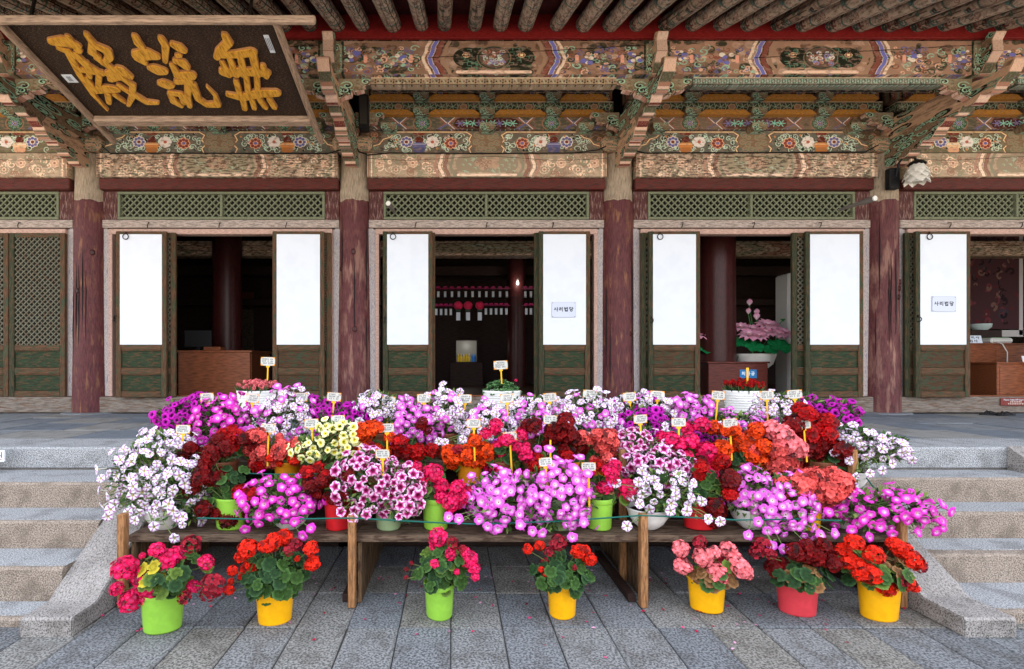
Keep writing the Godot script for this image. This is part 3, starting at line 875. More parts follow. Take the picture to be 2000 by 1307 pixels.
# one door leaf, its foot at the origin of its own axes, facing +z
func door_leaf(parent: Node, at: Vector3, turn: float, wd: float, paper: bool, rings: Array, green: bool) -> Node3D:
	var o := node(parent, "door_leaf", at)
	o.rotation.y = turn
	var H := 2.165
	var T := 0.046
	var st = M.stile_green if green else M.stile
	var sw := 0.068
	for s in [-1, 1]:
		part(o, "stile", bx(Vector3(s * (wd / 2 - sw / 2), H / 2, 0), Vector3(sw, H, T), 0.006), st if s < 0 else M.stile)
	for q in [[0.0, 0.078], [0.30, 0.085], [0.615, 0.07], [H - 0.055, 0.055]]:
		part(o, "rail", bx(Vector3(0, q[0] + q[1] / 2, 0), Vector3(wd - 2 * sw - 0.002, q[1], T - 0.004), 0.006), M.rail)
	for q in [[0.078, 0.222], [0.385, 0.23]]:
		var pnl := part(o, "wood_panel", bx(Vector3(0, q[0] + q[1] / 2, -0.004), Vector3(wd - 2 * sw - 0.006, q[1] - 0.004, 0.016), 0.004), M.doorpanel if rng.randf() < 0.6 else M.doorpanel_brown)
		part(o, "moulding", bx(Vector3(0, q[0] + q[1] - 0.008, 0.012), Vector3(wd - 2 * sw - 0.01, 0.012, 0.012), 0.003), M.rail)
	if paper:
		var b := MB.new()
		var hw := wd / 2 - sw + 0.012
		b.box(Vector3(0, 0.685 + (H - 0.04 - 0.685) / 2, 0.0), Vector3(hw * 2, H - 0.04 - 0.685, T + 0.006), 0.002)
		part(o, "paper_panel", b, M.paper)
	else:
		part(o, "lattice", lattice_mesh(wd - 2 * sw, H - 0.055 - 0.685, 0.072, 0.014, 0.02), M.lattice_dark, Transform3D(Basis(), Vector3(-(wd / 2 - sw), 0.685, 0)), "stuff")
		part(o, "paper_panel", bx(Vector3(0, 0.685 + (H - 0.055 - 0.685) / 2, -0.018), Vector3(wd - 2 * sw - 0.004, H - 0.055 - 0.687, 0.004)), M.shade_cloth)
	for r in rings:
		var t := MB.new()
		var pts := []
		for k in 21:
			var a := TAU * k / 20
			pts.append(Vector3(r[0] + cos(a) * r[2] * (0.35 if r[3] else 1.0), r[1] + sin(a) * r[2], T / 2 + 0.016 + (cos(a) * r[2] * 0.9 if r[3] else 0.0)))
		t.tube(pts, [0.0055], 6, false)
		t.box(Vector3(r[0], r[1] + r[2] + 0.012, T / 2 + 0.01), Vector3(0.014, 0.03, 0.022), 0.004)
		part(o, "ring", t, M.iron)
	return o

func hall() -> void:
	var o := thing("temple_hall", "old painted timber temple hall with open folding doors, dark red columns and deep eaves", "temple")
	rng.seed = 11
	# columns
	for i in COLS.size():
		var x: float = COLS[i]
		var c := node(o, "column")
		part(c, "shaft", lathe_column(x, 7.24, FLOOR + 0.012, 3.575, 0.232, 0.21, 0.004, 0.0, 0.008), M.column if i % 2 else M.column_worn)
		part(c, "painted_band", lathe_column(x, 7.24, 3.575, 4.19, 0.206, 0.2, 0.003, 0.008, 0.0), M.band)
		for k in 5:
			part(c, "split_line", crack_mesh(x, i * 10 + k), M.cable)
		for k in 3:
			var a := PI / 2 + rng.randf_range(-1.1, 1.1)
			var y := rng.randf_range(0.95, 2.9)
			var kb := MB.new()
			kb.lathe(Vector3.ZERO, [Vector2(0.032, -0.02), Vector2(0.03, 0.004), Vector2(0.016, 0.0015), Vector2(0.001, 0.002)], 14, 1.0, 1.25)
			var rr := 0.225
			part(c, "knot", kb, M.darkcolumn, Transform3D(Basis(Vector3(0, 1, 0), PI / 2 - a) * Basis(Vector3(1, 0, 0), PI / 2), Vector3(x + cos(a) * rr, y, -7.24 + sin(a) * rr)))
		part(c, "base_stone", lathe_base(x), M.terrace_slab[1])
	# the timbers of each bay
	var boards := [M.board_pink, M.board_orange, M.board_blue, M.board_orange, M.board_pink, M.board_blue]
	for i in COLS.size() - 1:
		var x0: float = COLS[i] + 0.195
		var x1: float = COLS[i + 1] - 0.195
		var xm := (x0 + x1) / 2
		var b := MB.new()
		b.painted(x0, x1, 3.868, 4.172, -7.3, -7.02)
		part(o, "tie_beam", b, M.beam_faded if i % 2 else M.beam_green)
		b = MB.new()
		b.painted(x0 - 0.1, x1 + 0.1, 4.205, 4.50, -7.2, -7.1)
		part(o, "painted_flower_board", b, boards[i])
		part(o, "shadow_gap_rail", bd(x0, x1, 4.172, 4.204, 7.08, 7.25, 0.004), M.cable if false else M.darkwood)
		b = MB.new()
		b.painted(x0 - 0.1, x1 + 0.1, 4.506, 4.665, -7.25, -7.07)
		part(o, "medallion_beam", b, M.medal_faded if i == 3 else M.medal)
		b = MB.new()
		b.painted(x0 - 0.1, x1 + 0.1, 4.735, 4.865, -7.25, -7.06)
		part(o, "star_pattern_beam", b, M.strip_star)
		b = MB.new()
		b.painted(x0 - 0.1, x1 + 0.1, 4.93, 5.34, -7.3, -7.12)
		part(o, "inner_purlin", b, M.purlin_a)
		for row in 2:
			var y: float = [4.668, 4.868][row]
			for k in 4:
				var a0 := x0 if k == 0 else xm + (k - 2) * 0.86 + 0.1
				var a1 := x1 if k == 3 else xm + (k - 1) * 0.86 - 0.1
				b = MB.new()
				var e := 0.07
				b.prism(PackedVector2Array([Vector2(a0, y), Vector2(a1, y), Vector2(a1, y + 0.012), Vector2(a1 - e, y + 0.062), Vector2(a0 + e, y + 0.062), Vector2(a0, y + 0.012)]), -7.2, -6.99)
				part(o, "orange_strip", b, M.orange)
		for row in 3:
			for k in 3:
				var bxm: float = xm + (k - 1) * ([1.28, 0.86, 0.86][row])
				var y: float = [4.50, 4.70, 4.90][row]
				b = MB.new()
				b.prism(PackedVector2Array([Vector2(bxm - 0.075, y - 0.055), Vector2(bxm + 0.075, y - 0.055), Vector2(bxm + 0.1, y - 0.01), Vector2(bxm + 0.1, y + 0.045), Vector2(bxm - 0.1, y + 0.045), Vector2(bxm - 0.1, y - 0.01)]), -7.15, -6.95)
				part(o, "bearing_block", b, M.bracket_block)
		# outer purlin and its patterned bearer
		b = MB.new()
		b.painted(COLS[i] + 0.0, COLS[i + 1] - 0.003, 4.545, 4.905, -6.1, -5.8)
		part(o, "eave_purlin", b, M.purlin_b if i >= 3 else M.purlin_a)
		b = MB.new()
		b.painted(COLS[i] + 0.42, COLS[i + 1] - 0.42, 4.462, 4.543, -6.02, -5.86)
		part(o, "patterned_bearer", b, M.strip_teal if i >= 3 else M.strip_flower)
		# lintel, transom and posts
		part(o, "head_beam", bd(x0, x1, 3.72, 3.866, 7.07, 7.3, 0.01), M.redbeam)
		var t0: float = COLS[i] + 0.39
		var t1: float = COLS[i + 1] - 0.39
		for q in [[x0, t0 - 0.003], [t1 + 0.003, x1]]:
			part(o, "transom_post", bd(q[0], q[1], 3.335, 3.718, 7.15, 7.3, 0.008), M.redpost)
		var w := node(o, "transom_window")
		var y0 := 3.342
		var y1 := 3.712
		part(w, "frame", bd(t0, t1, y1 - 0.035, y1, 7.14, 7.26), M.lattice)
		part(w, "frame", bd(t0, t1, y0, y0 + 0.035, 7.14, 7.26), M.lattice)
		for q in [t0, (t0 + t1) / 2 - 0.0175, t1 - 0.035]:
			part(w, "frame", bd(q, q + 0.035, y0 + 0.036, y1 - 0.036, 7.143, 7.26), M.lattice)
		for q in [0, 1]:
			var l0: float = [t0 + 0.036, (t0 + t1) / 2 + 0.0185][q]
			part(w, "lattice", lattice_mesh((t1 - t0) / 2 - 0.055, y1 - y0 - 0.072, 0.088, 0.017, 0.022), M.lattice, Transform3D(Basis(), Vector3(l0, y0 + 0.036, -7.19)), "stuff")
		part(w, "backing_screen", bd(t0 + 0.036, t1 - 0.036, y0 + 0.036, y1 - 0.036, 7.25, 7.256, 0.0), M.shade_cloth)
		# pale lintel, pink frame, side posts and sill
		part(o, "pale_lintel", bd(x0, x1, 3.228, 3.334, 7.13, 7.3, 0.008), M.whitewood)
		part(o, "dark_reveal", bd(x0 + 0.06, x1 - 0.06, 3.212, 3.227, 7.15, 7.3, 0.002), M.darkwood)
		part(o, "door_frame_head", bd(x0 + 0.09, x1 - 0.09, 3.14, 3.211, 7.12, 7.25, 0.006), M.pinkframe)
		for s in [0, 1]:
			var e0: float = [x0 - 0.02, x1 - 0.088][s]
			part(o, "side_post", bd(e0, e0 + 0.108, 0.99, 3.226, 7.16, 7.3, 0.006), M.whitepost)
			e0 = [x0 + 0.09, x1 - 0.14][s]
			part(o, "door_jamb", bd(e0, e0 + 0.05, 0.99, 3.139, 7.122, 7.25, 0.005), M.pinkframe)
		part(o, "threshold", bd(x0 - 0.03, x1 + 0.03, FLOOR + 0.004, 0.985, 7.1, 7.34, 0.012), M.sill)
		part(o, "inner_threshold", bd(x0, x1, 0.985, 1.0, 7.18, 7.32, 0.003), M.desk)
		# nail hooks above the doors
		for k in 3:
			var hk := MB.new()
			var hx: float = x0 + (x1 - x0) * [0.2, 0.5, 0.78][k]
			hk.tube([Vector3(hx, 3.29, -7.13), Vector3(hx + 0.01, 3.285, -7.09), Vector3(hx, 3.25, -7.085), Vector3(hx - 0.008, 3.22, -7.1)], [0.006], 5)
			part(o, "hook", hk, M.iron)
	brackets(o)
	doors(o)
	roof(o)
	interior(o)

func crack_mesh(x: float, i: int) -> MB:
	var b := MB.new()
	rng.seed = 400 + i
	for n in 1:
		var a := PI / 2 + rng.randf_range(-0.9, 0.9)
		var y := rng.randf_range(0.85, 2.3)
		var pts := []
		var rad := []
		for k in 9:
			pts.append(Vector3(x + cos(a) * 0.2245, y + k * 0.14, -7.24 + sin(a) * 0.2245) + Vector3(rng.randf_range(-0.004, 0.004), 0, 0))
			rad.append(0.008 * sin(PI * (k + 0.4) / 8.8))
		b.tube(pts, rad, 5, false)
	return b

func lathe_base(x: float) -> MB:
	var b := MB.new()
	b.lathe(Vector3(x, FLOOR - 0.02, -7.24), [Vector2(0.36, 0.0), Vector2(0.355, 0.024), Vector2(0.3, 0.031), Vector2(0.01, 0.032)], 30)
	return b

func poly_f(a: Array) -> PackedVector2Array:
	var p := PackedVector2Array()
	for k in range(0, a.size(), 2):
		p.append(Vector2(a[k], a[k + 1]))
	return p

# a run of round lobes from one point to another, then the rest of the outline
func scallop(run: Array, n: int, bulge: float, rest: Array) -> PackedVector2Array:
	var p := PackedVector2Array()
	var a := Vector2(run[0], run[1])
	var b := Vector2(run[2], run[3])
	var down := (b - a).orthogonal().normalized()
	if down.y > 0:
		down = -down
	for k in n:
		for j in 6:
			var f := j / 6.0
			p.append(a.lerp(b, (k + f) / n) + down * bulge * sin(PI * f) * (1.0 + 0.4 * f))
	p.append(b)
	p.append_array(poly_f(rest))
	return p

func brackets(o: Node3D) -> void:
	# profiles in (metres in front of the column, height); each arm reaches further out than the one below
	var arms := [
		[scallop([0.02, 4.0, 0.72, 4.16], 4, 0.035, [0.77, 4.24, 0.70, 4.33, -0.35, 4.33, -0.35, 4.0]), 0.150],
		[scallop([0.45, 4.20, 1.44, 4.36], 5, 0.045, [1.54, 4.41, 1.60, 4.52, 1.53, 4.55, 1.46, 4.47, 1.34, 4.455, 0.9, 4.54, -0.35, 4.62, -0.35, 4.335]), 0.136],
		[scallop([0.95, 4.56, 1.28, 4.62], 2, 0.05, [1.37, 4.72, 1.36, 4.84, 1.40, 4.90, 1.33, 4.93, 1.27, 4.87, 1.2, 4.86, 0.7, 4.90, 0.7, 4.56]), 0.122],
	]
	var meshes := []
	for a in arms:
		var p: PackedVector2Array = a[0]
		var b := MB.new()
		b.prism(p, -a[1] / 2, a[1] / 2)
		var g := MB.new()
		g.prism(Geometry2D.offset_polygon(p, 0.007)[0], -a[1] / 2 + 0.007, a[1] / 2 - 0.007)
		meshes.append([b.mesh(), g.mesh()])
	var side := MB.new()
	side.prism(poly_f([0.06, 0.0, 0.42, 0.0, 0.40, -0.05, 0.31, -0.075, 0.33, -0.11, 0.25, -0.13, 0.2, -0.115, 0.19, -0.165, 0.12, -0.18, 0.06, -0.22]), -0.05, 0.05)
	var side2 := MB.new()
	side2.prism(Geometry2D.offset_polygon(poly_f([0.06, 0.0, 0.42, 0.0, 0.40, -0.05, 0.31, -0.075, 0.33, -0.11, 0.25, -0.13, 0.2, -0.115, 0.19, -0.165, 0.12, -0.18, 0.06, -0.22]), 0.008)[0], -0.04, 0.04)
	var sm := side.mesh()
	var sm2 := side2.mesh()
	for i in COLS.size():
		var x: float = COLS[i]
		var g := node(o, "bracket_set")
		var turn := Transform3D(Basis(Vector3(0, 0, 1), Vector3(0, 1, 0), Vector3(-1, 0, 0)), Vector3(x, 0, -7.03))
		for k in 3:
			part(g, "arm", meshes[k][0], M.bracket_worn if (k + i) % 2 else M.bracket, turn)
			part(g, "carved_edge", meshes[k][1], M.bracket_edge, turn)
		for s in [-1, 1]:
			for q in [[-5.93, 4.54], [-6.98, 4.66]]:
				var xf := Transform3D(Basis(Vector3(s, 0, 0), Vector3(0, 1, 0), Vector3(0, 0, s)), Vector3(x, q[1], q[0]))
				part(g, "side_arm", sm, M.bracket_block, xf)
				part(g, "carved_edge", sm2, M.bracket_edge, xf)
		part(g, "head_block", bx(Vector3(x, 4.30, -7.2), Vector3(0.52, 0.2, 0.46), 0.05), M.bracket_worn)
		part(g, "purlin_block", bx(Vector3(x, 4.72, -5.9), Vector3(0.26, 0.34, 0.24), 0.03), M.bracket_block)

func doors(o: Node3D) -> void:
	var top := [-0.19, 2.09, 0.036, false]
	var low := [-0.335, 1.015, 0.032, true]
	var mini_ := [-0.30, 1.0, 0.03, true]
	# px of the left and right edge of each front leaf, the shift of the leaf folded behind it, rings, green stiles
	rng.seed = 19
	for q in [[228, 326, 0.085, [top, low], false], [533, 634, 0.075, [], false], [748, 845, 0.03, [top, mini_], true], [1052, 1152, -0.05, [], true], [1266, 1366, -0.075, [top, mini_], true], [1572, 1684, -0.13, [], true], [1786, 1893, -0.075, [top, low], true]]:
		var d := 7.03
		var x0 := X(q[0], d)
		var x1 := X(q[1], d)
		door_leaf(o, Vector3((x0 + x1) / 2, 0.986, -d), rng.randf_range(-0.012, 0.012), x1 - x0, true, q[3], q[4])
		door_leaf(o, Vector3((x0 + x1) / 2 + q[2], 0.986, -d - 0.062), 0.03 * signf(q[2]), x1 - x0, false, [], true)
	# closed lattice doors at the left end
	for k in 4:
		var wd := 0.745
		door_leaf(o, Vector3(X(130, 7.1) - 0.02 - wd * (k + 0.5) - 0.004 * k, 0.986, -7.12), 0.0, wd - 0.006, false, [], true)
	# the last leaf at the far right end
	door_leaf(o, Vector3(8.72, 0.986, -7.05), 0.0, 0.74, true, [], true)

func roof(o: Node3D) -> void:
	var r := node(o, "roof")
	rng.seed = 23
	var xs := []
	for p in [660, 709, 768, 824, 868, 927, 977, 1026, 1087, 1139, 1191, 1242, 1298, 1350, 1404, 1458, 1516, 1566, 1624, 1676, 1732, 1788, 1840, 1896, 1952]:
		xs.append(X(p, 5.76))
	var a: float = xs[0]
	while a > -7.2:
		a -= 0.285 + rng.randf_range(-0.012, 0.012)
		xs.append(a)
	a = xs[24]
	while a < 8.6:
		a += 0.298 + rng.randf_range(-0.012, 0.012)
		xs.append(a)
	for x in xs:
		var b := MB.new()
		var rad := 0.08 + rng.randf_range(-0.006, 0.008)
		var pts := []
		var rr := []
		var dx := rng.randf_range(-0.03, 0.03)
		for k in 9:
			var d := 7.3 - 3.3 * k / 8.0
			pts.append(Vector3(x + dx * (d - 5.76), 5.06 + 0.31 * (d - 5.78), -d))
			rr.append(rad * (1.0 + 0.02 * sin(k * 2.0 + x)))
		b.tube(pts, rr, 14)
		part(r, "rafter", b, M.rafter if rng.randf() < 0.6 else M.rafter_dark)
	part(r, "red_eave_board", bd(-8.4, 12.9, 4.908, 5.24, 5.74, 5.79, 0.004), M.redboard)
	# boards over the rafters, then the roof's mass
	var tilt := Basis(Vector3(1, 0, 0), atan(0.31))
	var k := 0
	var d := 3.95
	while d < 7.4:
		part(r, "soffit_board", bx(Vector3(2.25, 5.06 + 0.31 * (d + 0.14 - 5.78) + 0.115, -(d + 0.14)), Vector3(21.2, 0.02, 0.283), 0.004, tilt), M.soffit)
		d += 0.275
		k += 1
	part(r, "eave_fascia", bd(-8.35, 12.85, 4.40, 4.62, 3.86, 3.93), M.redboard)
	var mass := MB.new()
	mass.prism(PackedVector2Array([Vector2(3.8, 4.64), Vector2(10.0, 6.56), Vector2(13.2, 5.6), Vector2(13.2, 6.0), Vector2(10.0, 7.1), Vector2(3.8, 5.0)]), -8.6, 13.1, Transform3D(Basis(Vector3(0, 0, -1), Vector3(0, 1, 0), Vector3(1, 0, 0)), Vector3.ZERO))
	part(r, "roof_mass", mass, M.rooftop)

func interior(o: Node3D) -> void:
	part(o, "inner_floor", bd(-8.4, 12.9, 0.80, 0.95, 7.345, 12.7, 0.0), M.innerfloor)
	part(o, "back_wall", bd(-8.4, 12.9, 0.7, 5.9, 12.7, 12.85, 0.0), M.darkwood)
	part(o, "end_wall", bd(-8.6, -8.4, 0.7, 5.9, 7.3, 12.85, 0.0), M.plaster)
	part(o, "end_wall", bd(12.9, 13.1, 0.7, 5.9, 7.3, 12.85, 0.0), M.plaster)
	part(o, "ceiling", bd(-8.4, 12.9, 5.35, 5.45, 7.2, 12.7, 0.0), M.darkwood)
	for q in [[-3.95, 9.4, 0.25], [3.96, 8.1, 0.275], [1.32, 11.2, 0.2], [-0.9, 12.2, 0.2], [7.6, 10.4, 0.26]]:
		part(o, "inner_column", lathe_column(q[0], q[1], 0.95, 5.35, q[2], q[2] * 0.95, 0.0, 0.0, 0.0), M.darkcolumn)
	for q in [[3.35, 3.62, 9.6], [3.3, 3.5, 11.4], [2.75, 2.9, 12.2]]:
		part(o, "inner_beam", bd(-8.4, 12.9, q[0], q[1], q[2], q[2] + 0.25, 0.01), M.beam_faded if q[2] < 10 else M.darkwood)
	for q in [[-5.6, 0.9], [-3.0, 0.8], [3.3, 0.7], [5.2, 1.2]]:
		part(o, "wall_panel", bd(q[0], q[0] + q[1], 1.5, 2.7, 12.62, 12.69, 0.01), M.plaster)
		part(o, "wall_panel", bd(q[0], q[0] + q[1], 2.75, 3.1, 12.62, 12.69, 0.01), M.desk_dark)


# ---------------------------------------------------------------- ground, terrace, stairs
func ground() -> void:
	var g := part(self, "ground", bx(Vector3(0, -0.08, 0), Vector3(400, 0.1, 400)), M.yard)
	tag(g, "pale sandy courtyard ground around the hall", "", "", "structure")
	var pv := node(self, "pavement")
	tag(pv, "grey granite paving in front of the flower stand", "", "", "structure")
	part(pv, "mortar_bed", bd(-5.6, 7.0, -0.029, -0.009, -2.4, 4.19, 0.0), M.dirt)
	rng.seed = 31
	var edges := [0.255, 0.695, 1.135, 1.575, 2.015, 2.455, 2.895, 3.335, 3.775, 4.185]
	var variants := []
	for k in 4:
		var b := MB.new()
		b.box(Vector3(0, -0.02, 0), Vector3(0.278 - [0.004, 0.006, 0.008, 0.005][k], 0.04, 0.44 - [0.004, 0.006, 0.005, 0.008][k]), [0.004, 0.006, 0.005, 0.008][k])
		variants.append(b.mesh())
	for r in edges.size() - 1:
		var d0: float = edges[r]
		var d1: float = edges[r + 1]
		for k in range(-13, 18):
			var x := 0.278 * (k + 0.5) - 0.013
			var xf := Transform3D(Basis(Vector3(0, 1, 0), rng.randf_range(-0.006, 0.006)) * Basis(Vector3(0, 0, 1), rng.randf_range(-0.006, 0.006)), Vector3(x, rng.randf_range(-0.004, 0.003), -(d0 + d1) / 2))
			part(pv, "paving_slab", variants[rng.randi() % 4], M.slab[rng.randi() % 6], xf)
	var tr := node(self, "stone_terrace")
	tag(tr, "raised stone terrace of blue grey slabs that carries the hall", "", "", "structure")
	part(tr, "terrace_body", bd(-8.6, 13.1, -0.02, 0.735, 4.24, 12.9, 0.0), M.dirt)
	# edge course
	rng.seed = 33
	for q in [[-8.6, -5.6], [-5.6, -4.0], [-4.0, -2.26], [-2.26, -0.9], [-0.9, 0.7], [0.7, 2.0], [2.0, 2.9], [2.9, 4.6], [4.6, 6.8], [6.8, 9.5], [9.5, 13.1]]:
		part(tr, "edge_stone", bd(q[0] + 0.002, q[1] - 0.002, 0.6, 0.77, 4.19, 4.70, 0.014), M.step_edge)
		part(tr, "wall_stone", bd(q[0] + 0.003, q[1] - 0.003, 0.3, 0.597, 4.2, 4.5, 0.012), M.step)
		part(tr, "wall_stone", bd(q[0] - 0.4, q[1] - 0.406, -0.02, 0.297, 4.2, 4.5, 0.012), M.step)
	var d := 4.704
	for row in 4:
		var dep: float = [0.62, 0.62, 0.58, 0.58][row]
		var x := -6.6 + rng.randf_range(0, 0.5)
		while x < 9.0:
			var w := rng.randf_range(0.5, 0.78)
			part(tr, "paving_slab", bd(x, x + w - 0.009, 0.70, 0.765 + rng.randf_range(-0.003, 0.003), d, d + dep - 0.009, 0.005), M.terrace_slab[rng.randi() % 4])
			x += w
		d += dep
	# two flights
	for s in [0, 1]:
		var st := thing("stone_staircase", ["granite staircase left of the flower stand, four weathered steps", "granite staircase right of the flower stand, its lowest step chipped"][s], "stairs", Vector3([-3.0, 3.6][s], 0, -3.1))
		var ox: float = [-3.0, 3.6][s]
		var x0: float = [-3.72, 2.912][s]
		var x1: float = [-2.256, 4.31][s]
		var ds: Array = [[4.185, 3.734, 3.42, 3.10, 2.9], [4.185, 3.885, 3.62, 3.317, 2.94]][s]
		var hs: Array = [[0.77, 0.595, 0.42, 0.245, 0.05], [0.77, 0.595, 0.42, 0.245, 0.07]][s]
		for k in range(1, 5):
			var y0: float = -0.01 if k == 4 else hs[k + 1] - 0.01
			var b := MB.new()
			var rows := []
			# front edge with small knocks, swept along the step
			var n := 40
			for q in [[0.0, 0], [0.0, 1], [0.012, 2], [1.0, 2], [1.0, 0]]:
				var line := PackedVector3Array()
				for j in n + 1:
					var x := lerpf(x0, x1, float(j) / n) - ox
					var w := rng.randf_range(-0.004, 0.004)
					if s == 1 and k == 3 and q[1] > 0 and q[0] < 0.5:
						w += 0.035 * maxf(0.0, sin((x + 0.62) * 4.6)) * (0.6 + 0.4 * sin(x * 23.0))
					var y: float = y0 if q[1] == 0 else hs[k] - (0.014 if q[1] == 1 else 0.0) - (minf(absf(w) * 0.8, 0.006) if q[0] < 0.5 else 0.0)
					var dd: float = ds[k] + (w if q[0] < 0.5 and q[1] > 0 else 0.0) + (0.014 if q[0] > 0.005 and q[0] < 0.5 else 0.0)
					if q[0] > 0.5:
						dd = ds[k - 1] + 0.03
					line.append(Vector3(x, y, 3.1 - dd))
				rows.append(line)
			step_skin(b, rows, Vector3(0, y0 - 0.1, 3.1 - ds[k] - 0.4))
			part(st, "step", b, M.step if s == 0 or k % 2 else M.step)
			part(st, "tread", bd(x0 - ox + 0.001, x1 - ox - 0.001, hs[k] - 0.01, hs[k] + 0.0015, ds[k] + 0.03 - 3.1 + (0.06 if s == 1 and k == 3 else 0.0), ds[k - 1] - 3.1 - 0.002, 0.0), M.step_edge)
		for e in [0, 1]:
			var inner: bool = (e == 1) == (s == 0)
			var lab: String = "sloping stone rail at the %s side of the %s staircase" % ["stand" if inner else "outer", ["left", "right"][s]]
			var xr: float = [[-4.0, -2.253], [2.654, 4.314]][s][e]
			var rl := thing("stair_rail", lab, "stair rail", Vector3(xr + 0.138, 0, -2.79))
			var dq: float = [0.0, 0.06][s]
			var sl: float = [0.655, 0.585][s]
			var prof := [Vector2(0, 0), Vector2(0, 0.088), Vector2(0.012, 0.1)]
			for k in 5:
				prof.append(Vector2(0.17 + dq + 0.02 * k, 0.1 + 0.003 * k * k * 0.9))
			var dx := 1.40 - (0.25 + dq)
			prof.append(Vector2(1.40, 0.143 + dx * sl))
			prof.append(Vector2(1.40, 0.0))
			var b := MB.new()
			b.prism(PackedVector2Array(prof), -0.132, 0.132, Transform3D(Basis(Vector3(0, 0, -1), Vector3(0, 1, 0), Vector3(1, 0, 0)), Vector3.ZERO))
			var g2 := MB.new()
			g2.prism(Geometry2D.offset_polygon(PackedVector2Array(prof), -0.006)[0], -0.138, 0.138, Transform3D(Basis(Vector3(0, 0, -1), Vector3(0, 1, 0), Vector3(1, 0, 0)), Vector3.ZERO))
			part(rl, "rail_stone", b, M.rail_stone)
			part(rl, "rail_face", g2, M.rail_stone)

func step_skin(b: MB, rows: Array, inside: Vector3) -> void:
	for i in rows.size() - 1:
		for j in rows[i].size() - 1:
			var mid := Vector3(rows[i][j].x, inside.y, inside.z)
			b.quad_o(rows[i][j], rows[i][j + 1], rows[i + 1][j + 1], rows[i + 1][j], mid)
	for j in [0, rows[0].size() - 1]:
		var poly := []
		for r in rows:
			poly.append(r[j])
		for k in range(1, poly.size() - 1):
			b.tri_o(poly[0], poly[k], poly[k + 1], Vector3(0, poly[0].y, poly[0].z))


# ---------------------------------------------------------------- the stand
const TIER := [[0.41, 3.18, 3.50], [0.57, 3.55, 3.84], [0.72, 3.88, 4.17]]

func stand() -> void:
	var o := thing("flower_stand", "long three-tiered wooden plank stand packed with potted flowers", "stand", Vector3(0.34, 0, -3.18))
	var off := Vector3(-0.34, 0, 3.18)
	var xs := [X(247, 3.18), X(690, 3.18), X(1252, 3.18), X(1750, 3.18)]
	var xf := Transform3D(Basis(), off)
	for t in 3:
		for k in 3:
			part(o, "shelf_plank", bd(xs[k] + 0.012, xs[k + 1] + 0.008, TIER[t][0] - 0.045, TIER[t][0] - 0.002 * k, TIER[t][1], (TIER[t][1] + TIER[t][2]) / 2 - 0.003, 0.004), M.plank, xf)
			part(o, "shelf_plank", bd(xs[k] + 0.012, xs[k + 1] + 0.008, TIER[t][0] - 0.043, TIER[t][0] - 0.003, (TIER[t][1] + TIER[t][2]) / 2 + 0.003, TIER[t][2], 0.004), M.plank, xf)
	for k in 4:
		var x: float = xs[k]
		part(o, "post", bd(x - 0.021, x + 0.021, 0.002, 0.545, 3.118, 3.172, 0.004), M.post, xf)
		part(o, "post", bd(x - 0.02, x + 0.02, 0.003, 0.86, 3.50, 3.545, 0.004), M.post, xf)
		for j in 3:
			part(o, "side_plank", bd(x + 0.024, x + 0.048, 0.004, [0.36, 0.36, 0.52][j], [3.185, 3.51, 3.85][j], [3.505, 3.845, 4.16][j], 0.003), M.side_plank, xf)
		part(o, "back_board", bd(x - 0.3, x + (1.26 if k < 3 else 0.02), 0.004, 0.66, 4.172, 4.186, 0.0), M.darkwood, xf)
		part(o, "foot_batten", bd(x - 0.07, x - 0.025, 0.003, 0.05, 3.2, 3.95, 0.003), M.darkwood, xf)
	# ropes that hold the pots
	for q in [[3.12, [[385, 1012], [520, 1015], [690, 1012], [760, 1016], [850, 1021], [930, 1024], [1100, 1018], [1252, 1007], [1330, 1010], [1440, 1016], [1560, 1014], [1660, 1018]]], [3.50, [[480, 925], [560, 927], [640, 925], [780, 928]]]]:
		var pts := []
		var base: Array = q[1]
		for i in base.size() - 1:
			for s in 6:
				var f := s / 6.0
				pts.append(P(lerpf(base[i][0], base[i + 1][0], f), lerpf(base[i][1], base[i + 1][1], f), q[0]))
		var b := MB.new()
		b.tube(pts, [0.0045], 6)
		tag(part(self, "rope", b, M.rope), ["thin green rope strung along the front of the lowest shelf", "short green rope along the second tier behind the red pots"][0 if q[0] < 3.3 else 1], "rope")
	var b2 := MB.new()
	b2.tube([P(1690, 930, 3.6), P(1703, 948, 3.45), P(1718, 962, 3.3)], [0.005], 6)
	tag(part(self, "rope", b2, M.rope), "slack end of green rope at the right end of the stand", "rope")


# ---------------------------------------------------------------- flowers and leaves
func vary(c: Color, amt: float) -> Color:
	var k := 1.0 + rng.randf_range(-amt, amt)
	return Color(clampf(c.r * k, 0, 1), clampf(c.g * k, 0, 1), clampf(c.b * k, 0, 1))

const PET := ["star", "pink", "light", "purple", "vein", "yellow"]

